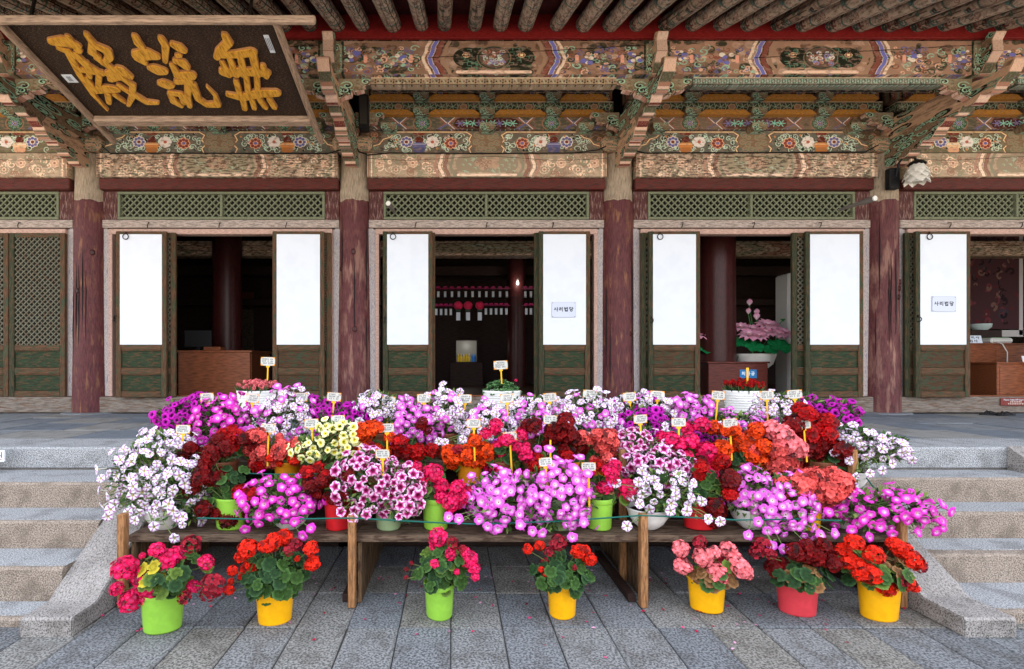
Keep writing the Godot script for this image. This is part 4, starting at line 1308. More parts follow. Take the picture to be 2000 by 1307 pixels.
func petunia_color(kind: String, r: float, k: int) -> Color:
	var rib := k % 4 == 0
	match kind:
		"star":
			if r < 0.3:
				return rgb(200, 190, 130)
			if rib and r > 0.3:
				return rgb(150, 66, 142) if r < 0.7 else (rgb(168, 92, 160) if r < 0.97 else rgb(226, 206, 226))
			return rgb(238, 231, 240)
		"pink":
			if r < 0.1:
				return rgb(232, 206, 120)
			return rgb(244, 206, 232) if r < 0.3 else (rgb(226, 120, 204) if r < 0.5 else (rgb(218, 56, 182) if not rib else rgb(202, 42, 164)))
		"light":
			if r < 0.1:
				return rgb(220, 206, 120)
			return rgb(244, 220, 238) if r < 0.3 else (rgb(232, 164, 220) if r < 0.5 else (rgb(224, 96, 206) if not rib else rgb(210, 76, 190)))
		"purple":
			if r < 0.3:
				return rgb(60, 0, 58)
			return rgb(134, 10, 120) if r < 0.5 else (rgb(188, 26, 166) if not rib else rgb(168, 14, 146))
		"vein":
			if r < 0.4:
				return rgb(128, 14, 70)
			if rib:
				return rgb(190, 50, 128) if r < 0.9 else rgb(232, 170, 210)
			return rgb(226, 140, 192) if r < 0.7 else rgb(246, 212, 234)
	if r < 0.3:
		return rgb(196, 178, 30)
	return rgb(238, 226, 96) if r < 0.5 else rgb(244, 240, 178)

func petunia(kind: String, v: int) -> ArrayMesh:
	var key := "pet_%s_%d" % [kind, v]
	if cache.has(key):
		return cache[key]
	rng.seed = hash(key)
	var b := MB.new()
	var R := 0.0305
	var rows := []
	var cols := []
	var tone := rng.randf_range(0.9, 1.06)
	var bend := rng.randf_range(-0.1, 0.25)
	var lob := []
	for k in 5:
		lob.append(rng.randf_range(0.9, 1.08))
	for q in [[0.07, -0.55], [0.2, -0.22], [0.38, -0.06], [0.66, 0.04], [0.88, 0.03 - bend * 0.4], [1.0, -0.08 - bend]]:
		var ring := PackedVector3Array()
		var cr := PackedColorArray()
		for j in 20:
			var a := TAU * j / 20
			var l: float = lob[(j / 4) % 5]
			var r: float = q[0] * R * (1.0 + ([0.06, 0.03, -0.11, 0.03][j % 4] if q[0] > 0.6 else 0.0) * q[0]) * (lerpf(1.0, l, q[0]))
			var y: float = q[1] * R + (0.09 * R * q[0] * q[0] * sin(a * 2 + v) + (rng.randf_range(-0.06, 0.06) * R if q[0] > 0.8 else 0.0))
			ring.append(Vector3(cos(a) * r, y, sin(a) * r))
			var c := petunia_color(kind, q[0], j)
			cr.append(Color(minf(1, c.r * tone), minf(1, c.g * tone), minf(1, c.b * tone)))
		rows.append(ring)
		cols.append(cr)
	b.skin(rows, true, cols)
	b.col = petunia_color(kind, 0.7, 1).lerp(rgb(120, 130, 80), 0.35)
	b.tube([Vector3(0, -1.7 * R, 0), Vector3(0, -1.0 * R, 0), Vector3(0, -0.4 * R, 0)], [0.09 * R, 0.10 * R, 0.2 * R], 6, false)
	cache[key] = b.mesh()
	return cache[key]

const GER := {"dark": Color(0.42, 0.015, 0.04), "red": Color(0.66, 0.03, 0.05), "scarlet": Color(0.86, 0.14, 0.05), "orange": Color(0.93, 0.27, 0.07), "salmon": Color(0.90, 0.34, 0.32), "coral": Color(0.92, 0.42, 0.44), "hot": Color(0.87, 0.07, 0.31), "dusty": Color(0.55, 0.10, 0.16)}

func umbel(kind: String, v: int) -> ArrayMesh:
	var key := "ger_%s_%d" % [kind, v]
	if cache.has(key):
		return cache[key]
	rng.seed = hash(key)
	var b := MB.new()
	var base: Color = GER[kind]
	var n := 40 if kind != "dusty" else 26
	# radius 1: scaled where it is placed
	for i in n:
		var y := 1.0 - 1.55 * (i + 0.5) / n
		var a := i * 2.39996 + rng.randf_range(-0.2, 0.2)
		var s := sqrt(maxf(0.0, 1.0 - y * y))
		var dirn := Vector3(cos(a) * s, y, sin(a) * s)
		var up := (dirn + Vector3(rng.randf_range(-0.35, 0.35), rng.randf_range(-0.2, 0.35), rng.randf_range(-0.35, 0.35))).normalized()
		var e1 := up.cross(Vector3(0.3, 0.2, 0.9)).normalized()
		var e2 := up.cross(e1)
		var ctr := dirn * rng.randf_range(0.66, 0.84)
		var sz := rng.randf_range(0.26, 0.36)
		var c0 := vary(base, 0.2)
		if rng.randf() < 0.12:
			c0 = c0.darkened(0.45)
		for k in 5:
			var th := TAU * k / 5 + a
			var d1 := e1 * cos(th) + e2 * sin(th)
			var d2 := e1 * -sin(th) + e2 * cos(th)
			var p0 := ctr - up * 0.06
			var p1 := ctr + d1 * sz * 0.62 + d2 * sz * 0.42 + up * rng.randf_range(0.02, 0.10)
			var p2 := ctr + d1 * sz * 0.62 - d2 * sz * 0.42 + up * rng.randf_range(0.02, 0.10)
			var p3 := ctr + d1 * sz + up * rng.randf_range(-0.04, 0.07)
			var c1 := vary(c0, 0.10)
			var c2 := c0.darkened(0.25)
			if kind == "coral" or kind == "hot":
				c2 = c0.lightened(0.25)
			var n0 := (p1 - p0).cross(p2 - p0).normalized()
			if n0.dot(up) < 0:
				n0 = -n0
			var nm := (n0 + dirn * 0.4).normalized()
			b.tri_n(p0, p1, p2, nm, nm, nm, Vector2.ZERO, Vector2.ZERO, Vector2.ZERO, c2, c1, c1)
			b.tri_n(p1, p3, p2, nm, nm, nm, Vector2.ZERO, Vector2.ZERO, Vector2.ZERO, c1, c1, c1)
	# the short flower stalks inside
	b.col = rgb(96, 110, 56) if kind != "dusty" else rgb(110, 50, 50)
	for i in 9:
		var a := i * 2.4
		b.tube([Vector3(0, -0.95, 0), Vector3(cos(a) * 0.55, rng.randf_range(-0.2, 0.5), sin(a) * 0.55)], [0.03], 3, false)
	cache[key] = b.mesh()
	return cache[key]

func round_leaf(v: int, tone: int) -> ArrayMesh:
	var key := "leaf_%d_%d" % [v, tone]
	if cache.has(key):
		return cache[key]
	rng.seed = hash(key)
	var b := MB.new()
	var base: Color = [rgb(54, 82, 34), rgb(38, 64, 32), rgb(84, 106, 40), rgb(178, 160, 40), rgb(120, 84, 50)][tone]
	var rows := []
	var cols := []
	var n := 26
	for q in [[0.04, 0.0], [0.5, 0.10], [0.78, 0.10], [1.0, 0.03]]:
		var ring := PackedVector3Array()
		var cr := PackedColorArray()
		for j in n:
			var a := TAU * (j + 0.5) / n
			# kidney outline with a notch at the stalk (towards -x), scalloped edge
			var notch := 1.0 - 0.55 * exp(-pow((absf(a - PI)) / 0.28, 2.0))
			var r: float = q[0] * notch * (1.0 + (0.07 * sin(a * 8.0) if q[0] > 0.9 else 0.0))
			var y: float = q[1] + 0.07 * q[0] * sin(a * 8.0) + 0.10 * q[0] * cos(a * 2.0 + v) - 0.08 * q[0] * q[0]
			ring.append(Vector3(cos(a) * r + 0.25, y, sin(a) * r))
			var c := base
			if q[0] > 0.4 and q[0] < 0.6:
				c = base.darkened(0.25)
			elif q[0] > 0.9:
				c = base.lightened(0.10)
			cr.append(vary(c, 0.07))
		rows.append(ring)
		cols.append(cr)
	b.skin(rows, true, cols)
	cache[key] = b.mesh()
	return cache[key]

func facing(up: Vector3, spin: float, s: float) -> Basis:
	up = up.normalized()
	var e := up.cross(Vector3(0.31, 0.17, 0.93) if absf(up.z) < 0.9 else Vector3(1, 0.1, 0.2)).normalized()
	return (Basis(e, up, e.cross(up)) * Basis(Vector3(0, 1, 0), spin)).scaled_local(Vector3(s, s, s))

func leaf_blade(b: MB, at: Vector3, dirn: Vector3, up: Vector3, l: float, w: float) -> void:
	var side := dirn.cross(up).normalized() * w
	var n := side.cross(dirn).normalized()
	if n.y < 0:
		n = -n
	var m := at + dirn * l * 0.5 + n * l * 0.10
	var e := at + dirn * l
	b.tri_n(at, m + side, e, n, n, n)
	b.tri_n(at, e, m - side, n, n, n)

# pots stand with their base at the origin
func pot(o: Node3D, kind: String, col: String, sc := 1.0, turn := 0.0) -> float:
	var b := MB.new()
	var h := 0.19
	var r := 0.09
	if kind == "bucket":
		b.lathe(Vector3.ZERO, [Vector2(0.07, 0.004), Vector2(0.074, 0.0), Vector2(0.079, 0.008), Vector2(0.089, 0.155), Vector2(0.090, 0.162), Vector2(0.095, 0.165), Vector2(0.096, 0.186), Vector2(0.094, 0.191), Vector2(0.0875, 0.190), Vector2(0.084, 0.165), Vector2(0.082, 0.15)], 40, 0.92, 1.08)
	elif kind == "bowl":
		h = 0.125
		r = 0.125
		b.lathe(Vector3.ZERO, [Vector2(0.055, 0.0), Vector2(0.06, 0.004), Vector2(0.09, 0.03), Vector2(0.115, 0.07), Vector2(0.127, 0.115), Vector2(0.134, 0.119), Vector2(0.134, 0.127), Vector2(0.124, 0.126), Vector2(0.116, 0.10)], 40)
	elif kind == "oval":
		r = 0.088
		b.lathe(Vector3.ZERO, [Vector2(0.072, 0.004), Vector2(0.076, 0.0), Vector2(0.08, 0.008), Vector2(0.092, 0.168), Vector2(0.097, 0.172), Vector2(0.098, 0.186), Vector2(0.095, 0.191), Vector2(0.089, 0.19), Vector2(0.084, 0.16)], 40, 1.1, 0.86)
	elif kind == "planter":
		h = 0.38
		r = 0.155
		b.lathe(Vector3.ZERO, [Vector2(0.12, 0.0), Vector2(0.128, 0.005), Vector2(0.163, 0.37), Vector2(0.168, 0.375), Vector2(0.168, 0.392), Vector2(0.16, 0.394), Vector2(0.152, 0.36)], 40, 1.0, 0.9)
		for k in 17:
			var ring := []
			for j in 33:
				var a := TAU * j / 32
				var rr := 0.1295 + 0.0325 * k / 16.0
				ring.append(Vector3(cos(a) * rr, 0.018 + 0.021 * k, sin(a) * rr * 0.9))
			b.tube(ring, [0.004], 5, false)
	var xf := Transform3D(Basis(Vector3(0, 1, 0), turn).scaled(Vector3(sc, sc, sc)), Vector3.ZERO)
	part(o, "pot", b, M["pot_" + col], xf)
	var s := MB.new()
	s.lathe(Vector3(0, h * 0.86, 0), [Vector2(r * 0.93, 0.0), Vector2(r * 0.6, 0.008), Vector2(0.005, 0.012)], 20, 1.0, 0.9, false)
	part(o, "soil", s, M.soil, xf)
	return h * sc

func petunia_plant(label: String, kind: String, at: Vector3, pk: String, pc: String, blobs: Array, group: String, dens := 1.0, extra := []) -> void:
	rng.seed = hash(label)
	var o := thing("potted_petunia", label, "potted plant", at, group)
	var h := pot(o, pk, pc, 1.0, rng.randf_range(-0.4, 0.4))
	rng.seed = hash(label) + 1
	var f := MB.new()
	var spots := []
	for e in blobs:
		# [cx, cy, rx, ry, depth] of a mound of flowers
		var d: float = e[4]
		if group == "petunias on the top tier":
			e[1] += 5.0
			e[3] *= 1.25
		var c := P(e[0], e[1], d) - at
		var rx: float = e[2] * d / F
		var ry: float = e[3] * d / F
		var rz: float = minf(maxf(rx, ry) * 0.8, 0.17)
		var want := int(dens * 2.7 * PI * e[2] * e[3] / (0.8 * pow(0.059 * F / d, 2.0)))
		var got := 0
		var tries := 0
		while got < want and tries < want * 14:
			tries += 1
			var q := Vector3(rng.randfn(), rng.randfn(), rng.randfn()).normalized()
			if q.y < -0.75 or q.z < -0.55:
				continue
			var p := c + Vector3(q.x * rx, q.y * ry, q.z * rz) * (rng.randf_range(0.84, 1.08) * (rng.randf_range(1.1, 1.42) if rng.randf() < 0.2 else 1.0) + 0.09 * sin(q.x * 5.0 + e[0]) + 0.08 * sin(q.y * 6.0 + e[1]) * cos(q.x * 3.0))
			var ok := true
			for s in spots:
				if s.distance_squared_to(p) < 0.00125 / dens:
					ok = false
					break
			if not ok:
				continue
			spots.append(p)
			got += 1
			var nn := Vector3(q.x / rx, q.y / ry, q.z / rz).normalized() + Vector3(rng.randf_range(-0.45, 0.45), rng.randf_range(-0.3, 0.6), rng.randf_range(0.0, 0.8))
			var fl := part(o, "flower", petunia("light" if kind == "star" and group == "petunias on the top tier" and rng.randf() < 0.2 else kind, rng.randi() % 4), M.petal, Transform3D(facing(nn, rng.randf() * TAU, rng.randf_range(0.74, 1.14)), p))
		# leaves and stems in the mound
		for k in int(120 + 260 * PI * rx * ry / 0.05):
			var q := Vector3(rng.randfn(), rng.randfn(), rng.randfn()).normalized()
			var p := c + Vector3(q.x * rx, q.y * ry, q.z * rz) * rng.randf_range(0.45, 0.98)
			f.col = vary([rgb(86, 110, 54), rgb(64, 92, 46), rgb(116, 132, 70), rgb(50, 74, 40)][k % 4], 0.15)
			var dr := (q + Vector3(rng.randf_range(-0.7, 0.7), rng.randf_range(-0.4, 0.7), rng.randf_range(-0.3, 0.8))).normalized()
			leaf_blade(f, p, dr, Vector3(rng.randf_range(-0.5, 0.5), 1, 0.4), rng.randf_range(0.03, 0.055), rng.randf_range(0.008, 0.013))
		for k in 16:
			var q := Vector3(rng.randfn(), rng.randfn(), absf(rng.randfn())).normalized()
			var p := c + Vector3(q.x * rx, q.y * ry, q.z * rz)
			var s0 := Vector3(rng.randf_range(-0.06, 0.06), h * 0.9, rng.randf_range(-0.06, 0.06))
			f.col = rgb(104, 122, 70)
			f.tube([s0, (s0 + p) / 2 + Vector3(0, 0.05, 0.03), p], [0.003, 0.0025, 0.0015], 4, false)
	for e in extra:
		var p := P(e[0], e[1], e[2]) - at
		var c := P(blobs[0][0], blobs[0][1] + blobs[0][3] * 0.5, blobs[0][4]) - at
		f.col = rgb(110, 128, 74)
		f.tube([c, c.lerp(p, 0.6) + Vector3(0, 0.03, 0.02), p], [0.003, 0.0025, 0.002], 4, false)
		for k in 4:
			leaf_blade(f, c.lerp(p, 0.5 + 0.1 * k), Vector3(rng.randf_range(-1, 1), rng.randf_range(-0.5, 0.5), 0.5).normalized(), Vector3.UP, 0.04, 0.009)
		part(o, "flower", petunia(kind, rng.randi() % 4), M.petal, Transform3D(facing(Vector3(rng.randf_range(-0.4, 0.4), rng.randf_range(-0.4, 0.6), 1), rng.randf() * TAU, 1.0), p))
	part(o, "foliage", f, M.leaf, Transform3D(), "stuff")

# heads: [zone, kind, [x, y, r, ...]] measured on enlargements of the display
const ZONE := {"A": [0.0, 740.0, 2.305], "B": [300.0, 740.0, 3.63], "C": [700.0, 740.0, 3.63], "D": [1100.0, 740.0, 3.63], "E": [1400.0, 740.0, 2.305], "G": [400.0, 980.0, 3.333], "H": [900.0, 980.0, 3.333]}

func geranium(label: String, at: Vector3, pk: String, pc: String, heads: Array, group: String, leaves: Array, n_leaf: int, sc := 1.0, tones := [0, 0, 1, 1, 2], psc := 1.0) -> void:
	rng.seed = hash(label)
	var o := thing("potted_geranium", label, "potted plant", at, group)
	var h := pot(o, pk, pc, psc, rng.randf_range(-0.5, 0.5))
	rng.seed = hash(label) + 1
	var st := MB.new()
	var d := -at.z
	st.col = rgb(92, 104, 58)
	for hd in heads:
		var z: Array = ZONE[hd[0]]
		for k in range(0, hd[2].size(), 3):
			var dd := d - 0.08 + rng.randf_range(-0.07, 0.05)
			var p := P(z[0] + hd[2][k] / z[2], z[1] + hd[2][k + 1] / z[2], dd) - at
			var r: float = hd[2][k + 2] / z[2] * dd / F * (1.06 if group == "potted geraniums on the paving" else 1.28)
			var up := Vector3(p.x * 1.5 + rng.randf_range(-0.2, 0.2), 0.8, 0.75 + rng.randf_range(-0.2, 0.2))
			part(o, "flower_head", umbel(hd[1], rng.randi() % 4), M.petal, Transform3D(facing(up, rng.randf() * TAU, r).scaled_local(Vector3(rng.randf_range(0.9, 1.12), rng.randf_range(0.75, 1.0), rng.randf_range(0.9, 1.12))), p))
			if group != "potted geraniums on the paving" and r > 0.03 and hd[1] != "dusty":
				for extra in (2 if rng.randf() < 0.5 else 1):
					part(o, "flower_head", umbel(hd[1], rng.randi() % 4), M.petal, Transform3D(facing(up, rng.randf() * TAU, r * 0.85), p + Vector3(rng.randf_range(-1.4, 1.4) * r, rng.randf_range(-1.5, 0.5) * r, -r * 0.8)))
			var s0 := Vector3(rng.randf_range(-0.03, 0.03), h * 0.9, rng.randf_range(-0.03, 0.03))
			var e := p - up.normalized() * r * 0.8
			st.tube([s0, s0.lerp(e, 0.5) + Vector3(0, 0.04, 0), e], [0.005, 0.0035, 0.0025], 5, false)
	# leaves: [cx, cy, rx, ry] in picture pixels at the plant's depth
	var ground_pot := group == "potted geraniums on the paving"
	var c := P(leaves[0], leaves[1], d - 0.03 if ground_pot else d + 0.05) - at
	if not ground_pot:
		n_leaf = int(n_leaf * 0.8)
	var rx: float = leaves[2] * d / F
	var ry: float = leaves[3] * d / F
	var rz := minf(rx, 0.16)
	for k in n_leaf:
		var q := Vector3(rng.randfn(), rng.randfn(), rng.randfn()).normalized()
		if q.z < -0.5:
			q.z = -q.z
		var p := c + Vector3(q.x * rx, q.y * ry, q.z * rz) * sqrt(rng.randf_range(0.2, 1.0))
		var nn := Vector3(q.x * 0.8, 0.55 + q.y * 0.3, q.z * 0.6 + 0.35) + Vector3(rng.randf_range(-0.4, 0.4), rng.randf_range(-0.2, 0.4), rng.randf_range(-0.3, 0.4))
		var tone: int = tones[rng.randi() % tones.size()]
		part(o, "leaf", round_leaf(rng.randi() % 3, tone), M.leaf, Transform3D(facing(nn, rng.randf() * TAU, rng.randf_range(0.026, 0.042) * sc), p))
		if k % 3 == 0:
			var s0 := Vector3(rng.randf_range(-0.03, 0.03), h * 0.85, rng.randf_range(-0.03, 0.03))
			st.tube([s0, s0.lerp(p, 0.6) + Vector3(0, 0.02, 0), p], [0.003, 0.002, 0.0018], 4, false)
	part(o, "stems", st, M.leaf, Transform3D(), "stuff")

func shelf(px: float, t: int, back := 0.0) -> Vector3:
	var d: float = (TIER[t][1] + TIER[t][2]) / 2 - 0.02 + back
	return Vector3(X(px, d), TIER[t][0] + 0.001, -d)


# ---------------------------------------------------------------- the plants, front row first
func plants() -> void:
	var g0 := "potted geraniums on the paving"
	var gp := func(px: float, py: float) -> Vector3:
		var d := EYE * F / (py - 711.0) - 0.02
		d += 0.085
		return Vector3(X(px, d), 0.001, -d)
	geranium("lime green pot of hot pink geraniums with yellowing leaves, beside the left stair rail", gp.call(318, 1240), "oval", "lime", [["A", "hot", [560, 850, 62, 640, 890, 58, 680, 940, 58, 590, 1000, 55, 650, 965, 55, 525, 945, 34, 706, 770, 42, 750, 815, 50, 800, 790, 40, 926, 826, 38, 870, 935, 34, 775, 895, 26, 640, 797, 18]], ["A", "dusty", [860, 745, 50, 960, 925, 55, 940, 965, 42, 830, 985, 36]]], g0, [340, 1112, 62, 42], 64, 1.1, [0, 1, 1, 2, 2, 3], 1.06)
	geranium("yellow pot with a dense dome of orange-red geraniums, second from the left on the paving", gp.call(537, 1224), "oval", "yellow", [["G", "scarlet", [275, 305, 68, 230, 360, 42, 380, 290, 45, 450, 260, 62, 510, 235, 60, 420, 300, 40, 180, 450, 38, 290, 430, 60, 250, 480, 40, 155, 575, 40, 700, 400, 55, 670, 420, 30, 602, 372, 22, 170, 520, 26, 345, 480, 20]], ["G", "dusty", [590, 280, 55, 545, 320, 40]], ["G", "scarlet", [690, 305, 52]]], g0, [536, 1122, 60, 50], 100, 1.0, [0, 1, 1, 0])
	geranium("lime green pot with a tall pink geranium, in front of the middle of the stand", gp.call(858, 1212), "bucket", "lime", [["G", "hot", [1515, 230, 66, 1490, 295, 34, 1600, 340, 42, 1495, 405, 38, 1720, 375, 62, 1750, 430, 45, 1700, 330, 40, 1760, 490, 32, 1640, 458, 22]], ["G", "dusty", [1615, 270, 48, 1680, 310, 34, 1345, 400, 18, 1312, 440, 18, 1310, 495, 18, 1400, 480, 16]]], g0, [862, 1108, 58, 44], 70, 1.0, [0, 0, 1, 2])
	geranium("yellow pot with crinkled dark leaves and a few orange-red geranium heads, right of the middle", gp.call(1098, 1210), "bucket", "yellow", [["H", "scarlet", [437, 310, 38, 512, 287, 42, 800, 335, 62, 760, 325, 50, 845, 375, 45, 800, 370, 50, 525, 440, 22, 550, 475, 20]], ["H", "dusty", [632, 265, 58, 580, 328, 38, 555, 400, 42, 740, 430, 20]]], g0, [1096, 1116, 56, 36], 110, 0.9, [0, 1, 0, 1])
	geranium("yellow pot of salmon pink geraniums with drooping brown leaves", gp.call(1380, 1200), "oval", "yellow", [["H", "coral", [1430, 305, 56, 1440, 415, 58, 1480, 430, 36, 1575, 360, 68, 1650, 330, 46, 1740, 315, 58, 1785, 375, 56, 1830, 440, 66, 1670, 470, 74, 1860, 470, 46, 1600, 480, 36, 1710, 500, 36]], ["H", "dusty", [1555, 265, 48, 1700, 400, 44, 1440, 360, 30]]], g0, [1392, 1116, 46, 26], 46, 1.0, [4, 0, 2, 4, 1])
	geranium("rose red pot of dark crimson geraniums with one yellow leaf", gp.call(1557, 1206), "oval", "rose", [["E", "dark", [350, 780, 46, 410, 765, 50, 450, 800, 52, 490, 790, 48, 520, 830, 40, 480, 750, 40, 265, 850, 46, 300, 830, 30, 300, 880, 30, 400, 800, 40]], ["E", "dusty", [205, 750, 42, 180, 780, 34, 240, 790, 30]]], g0, [1552, 1114, 62, 30], 64, 1.0, [0, 1, 1, 4], 1.06)
	geranium("yellow pot of scarlet geraniums at the right end, beside the right stair rail", gp.call(1717, 1216), "oval", "yellow", [["E", "scarlet", [570, 772, 38, 620, 735, 42, 600, 825, 40, 640, 840, 40, 710, 790, 46, 690, 880, 50, 720, 900, 48, 760, 935, 45, 650, 880, 36, 800, 750, 40, 840, 775, 44, 880, 815, 46, 860, 920, 38, 890, 940, 24]], ["E", "dusty", [920, 845, 34, 840, 910, 30]]], g0, [1705, 1112, 62, 32], 60, 1.0, [0, 0, 2, 1, 4], 1.08)
	var g1 := "flower pots on the lowest shelf"
	petunia_plant("white bowl of white petunias with purple stripes at the left end of the lowest shelf", "star", shelf(325, 0), "bowl", "white", [[282, 935, 58, 66, 3.35], [352, 965, 48, 62, 3.3]], g1, 0.68, [[210, 1010, 3.2], [222, 985, 3.22], [640 / 2.305 - 6, 1003, 3.18], [340, 1052, 3.1], [356, 1010, 3.15], [236, 960, 3.25], [248, 1000, 3.18], [228, 930, 3.3], [215, 996, 3.2], [262, 1018, 3.15], [300, 1030, 3.12], [250, 895, 3.4]])
	geranium("lime green oval pot of dark red geraniums near the left end of the lowest shelf", shelf(450, 0), "oval", "lime", [["B", "dark", [405, 540, 66, 375, 600, 60, 330, 690, 58, 290, 770, 46, 360, 650, 40, 350, 920, 52, 535, 990, 66]], ["B", "red", [700, 830, 64]]], g1, [440, 940, 56, 46], 60, 1.0, [1, 0, 1])
	petunia_plant("white bowl of magenta petunias spilling over the lowest shelf, between the lime and red pots", "pink", shelf(566, 0), "bowl", "white", [[545, 978, 72, 42, 3.26]], g1, 1.0, [[590, 1048, 3.1], [500, 1012, 3.12], [478, 1035, 3.12], [606, 1032, 3.1], [575, 1020, 3.1]])
	geranium("red pot of dark red geraniums left of the first inner post", shelf(661, 0), "bucket", "red", [["B", "dark", [1120, 770, 50, 1190, 720, 42, 1150, 800, 34, 1450, 780, 50, 1340, 830, 46, 1270, 860, 34, 1385, 680, 46]], ["B", "red", [1100, 660, 46, 1220, 680, 38]]], g1, [655, 935, 40, 44], 40)
	petunia_plant("sage green pot of pale pink petunias with crimson veins right of the first inner post", "vein", shelf(759, 0), "bucket", "sage", [[718, 942, 66, 58, 3.28], [785, 965, 46, 48, 3.25]], g1, 1.0, [[666, 1000, 3.15], [688, 1012, 3.12], [715, 1006, 3.12], [795, 1002, 3.12], [822, 985, 3.15]])
	geranium("lime green pot of hot pink geraniums beside the vein petunias", shelf(851, 0), "bucket", "lime", [["C", "hot", [405, 632, 46, 540, 665, 62, 650, 880, 52, 620, 840, 40, 690, 830, 48, 730, 800, 46, 700, 770, 44, 740, 840, 38, 660, 915, 34]]], g1, [850, 950, 40, 40], 44, 1.0, [0, 2, 1, 0])
	petunia_plant("white bowl of soft pink petunias in the middle of the lowest shelf", "light", shelf(964, 0), "bowl", "white", [[982, 978, 70, 52, 3.27]], g1, 1.05, [[952, 1030, 3.1], [972, 1034, 3.1], [896, 1014, 3.12], [876, 1010, 3.14], [936, 1016, 3.1]])
	petunia_plant("sage pot of soft pink petunias hanging low over the shelf, right of the middle bowl", "light", shelf(1092, 0), "bucket", "sage", [[1088, 970, 74, 64, 3.27]], g1, 1.05, [[1118, 1050, 3.08], [1060, 1042, 3.08], [1040, 1038, 3.08]])
	geranium("lime green pot with pink geraniums to the left of the second inner post", shelf(1170, 0), "bucket", "lime", [["D", "hot", [290, 770, 48, 335, 655, 50, 105, 690, 52, 458, 772, 60, 330, 775, 26]], ["D", "red", [245, 615, 44]]], g1, [1178, 960, 46, 28], 40, 1.0, [0, 2, 0, 4])
	petunia_plant("white bowl of sparse white petunias with thin purple streaks behind the second inner post", "star", shelf(1266, 0), "bowl", "white", [[1300, 962, 58, 40, 3.26]], g1, 0.75, [[1225, 1028, 3.1], [1205, 945, 3.2], [1262, 950, 3.2], [1342, 1000, 3.12], [1310, 998, 3.12], [1384, 1014, 3.1], [1408, 1020, 3.1], [1372, 980, 3.15], [1255, 966, 3.2]])
	geranium("dark red pot of crimson geraniums right of the second inner post", shelf(1366, 0), "oval", "red", [["D", "dark", [1075, 920, 74, 1185, 715, 66, 1185, 740, 50]], ["D", "red", [1185, 815, 52, 985, 620, 46, 1130, 580, 46]]], g1, [1375, 955, 44, 46], 46)
	petunia_plant("white bowl of bright pink petunias trailing over the shelf edge", "light", shelf(1468, 0), "bowl", "white", [[1465, 960, 50, 44, 3.28], [1525, 985, 60, 55, 3.24]], g1, 0.95, [[1462, 1046, 3.1], [1508, 1066, 3.05], [1532, 1073, 3.05], [1575, 1062, 3.05], [1605, 1045, 3.08], [1632, 1042, 3.08], [1560, 1030, 3.1], [1482, 1020, 3.1], [1500, 1038, 3.1]])
	geranium("yellow pot of salmon geraniums near the right end of the lowest shelf", shelf(1571, 0), "bucket", "yellow", [["E", "salmon", [515, 500, 60, 555, 470, 46, 480, 540, 44, 390, 480, 52, 430, 520, 40, 350, 480, 44, 400, 440, 36, 530, 440, 40, 580, 500, 26]]], g1, [1600, 960, 44, 34], 30)
	petunia_plant("white bowl of magenta petunias trailing past the right end post", "pink", shelf(1655, 0), "bowl", "white", [[1680, 992, 62, 34, 3.25], [1755, 990, 62, 30, 3.2]], g1, 0.85, [[1843, 1030, 3.12], [1835, 1015, 3.12], [1800, 1022, 3.12], [1700, 1050, 3.08], [1665, 1036, 3.1], [1620, 1000, 3.14], [1802, 977, 3.2], [1825, 1000, 3.15], [1830, 1040, 3.12], [1842, 1018, 3.12], [1815, 985, 3.16], [1780, 965, 3.2], [1795, 1040, 3.1], [1745, 1045, 3.08], [1720, 1030, 3.1]])
	var g2 := "flower pots on the middle tier"
	petunia_plant("striped white petunias at the left end of the middle tier", "star", shelf(318, 1), "bowl", "white", [[318, 878, 52, 36, 3.66]], g2, 0.9, [[352, 905, 3.5], [292, 860, 3.6]])
	geranium("dark red geraniums on the middle tier, below the purple petunias at the left", shelf(440, 1), "bucket", "brown", [["B", "red", [550, 465, 58, 500, 395, 50, 590, 400, 46]], ["B", "dark", [255, 495, 52, 420, 500, 52, 645, 430, 46, 450, 430, 46, 330, 525, 38]]], g2, [440, 885, 60, 34], 34)
	geranium("orange pot of salmon geraniums on the middle tier", shelf(562, 1), "bucket", "orange", [["B", "salmon", [740, 400, 56, 715, 460, 48, 770, 440, 50, 760, 520, 56, 905, 490, 62, 880, 540, 50, 930, 540, 46, 890, 410, 26, 720, 540, 40]], ["B", "scarlet", [1000, 575, 42, 830, 565, 30]], ["B", "red", [750, 620, 50]]], g2, [545, 890, 56, 34], 34)
	petunia_plant("yellow petunias on the middle tier, left of the orange geraniums", "yellow", shelf(636, 1), "bucket", "brown", [[604, 880, 34, 26, 3.58], [658, 860, 40, 40, 3.58]], g2, 0.75, [[690, 834, 3.5], [622, 834, 3.55], [652, 832, 3.55]])
	geranium("orange geraniums on the middle tier, right of the yellow petunias", shelf(722, 1), "bucket", "brown", [["B", "orange", [1490, 370, 56, 1540, 345, 50, 1585, 345, 46, 1470, 400, 44, 1455, 470, 50, 1490, 490, 46, 1590, 510, 44, 1540, 375, 40]], ["B", "dusty", [1530, 470, 36]]], g2, [722, 885, 40, 30], 28)
	geranium("bright red geraniums on the middle tier, above the vein petunias", shelf(792, 1), "bucket", "brown", [["C", "red", [295, 450, 54, 345, 510, 44, 415, 520, 60]], ["C", "dark", [280, 540, 42, 340, 550, 34, 455, 305, 38, 450, 340, 30]]], g2, [800, 895, 46, 34], 30)
	geranium("orange geraniums on the middle tier, left of its centre", shelf(918, 1), "bucket", "orange", [["C", "orange", [640, 520, 50, 680, 565, 46, 760, 545, 54, 765, 590, 36, 825, 435, 50, 905, 505, 54, 910, 550, 50, 690, 510, 34]], ["C", "dusty", [700, 500, 34]]], g2, [918, 895, 56, 34], 44)
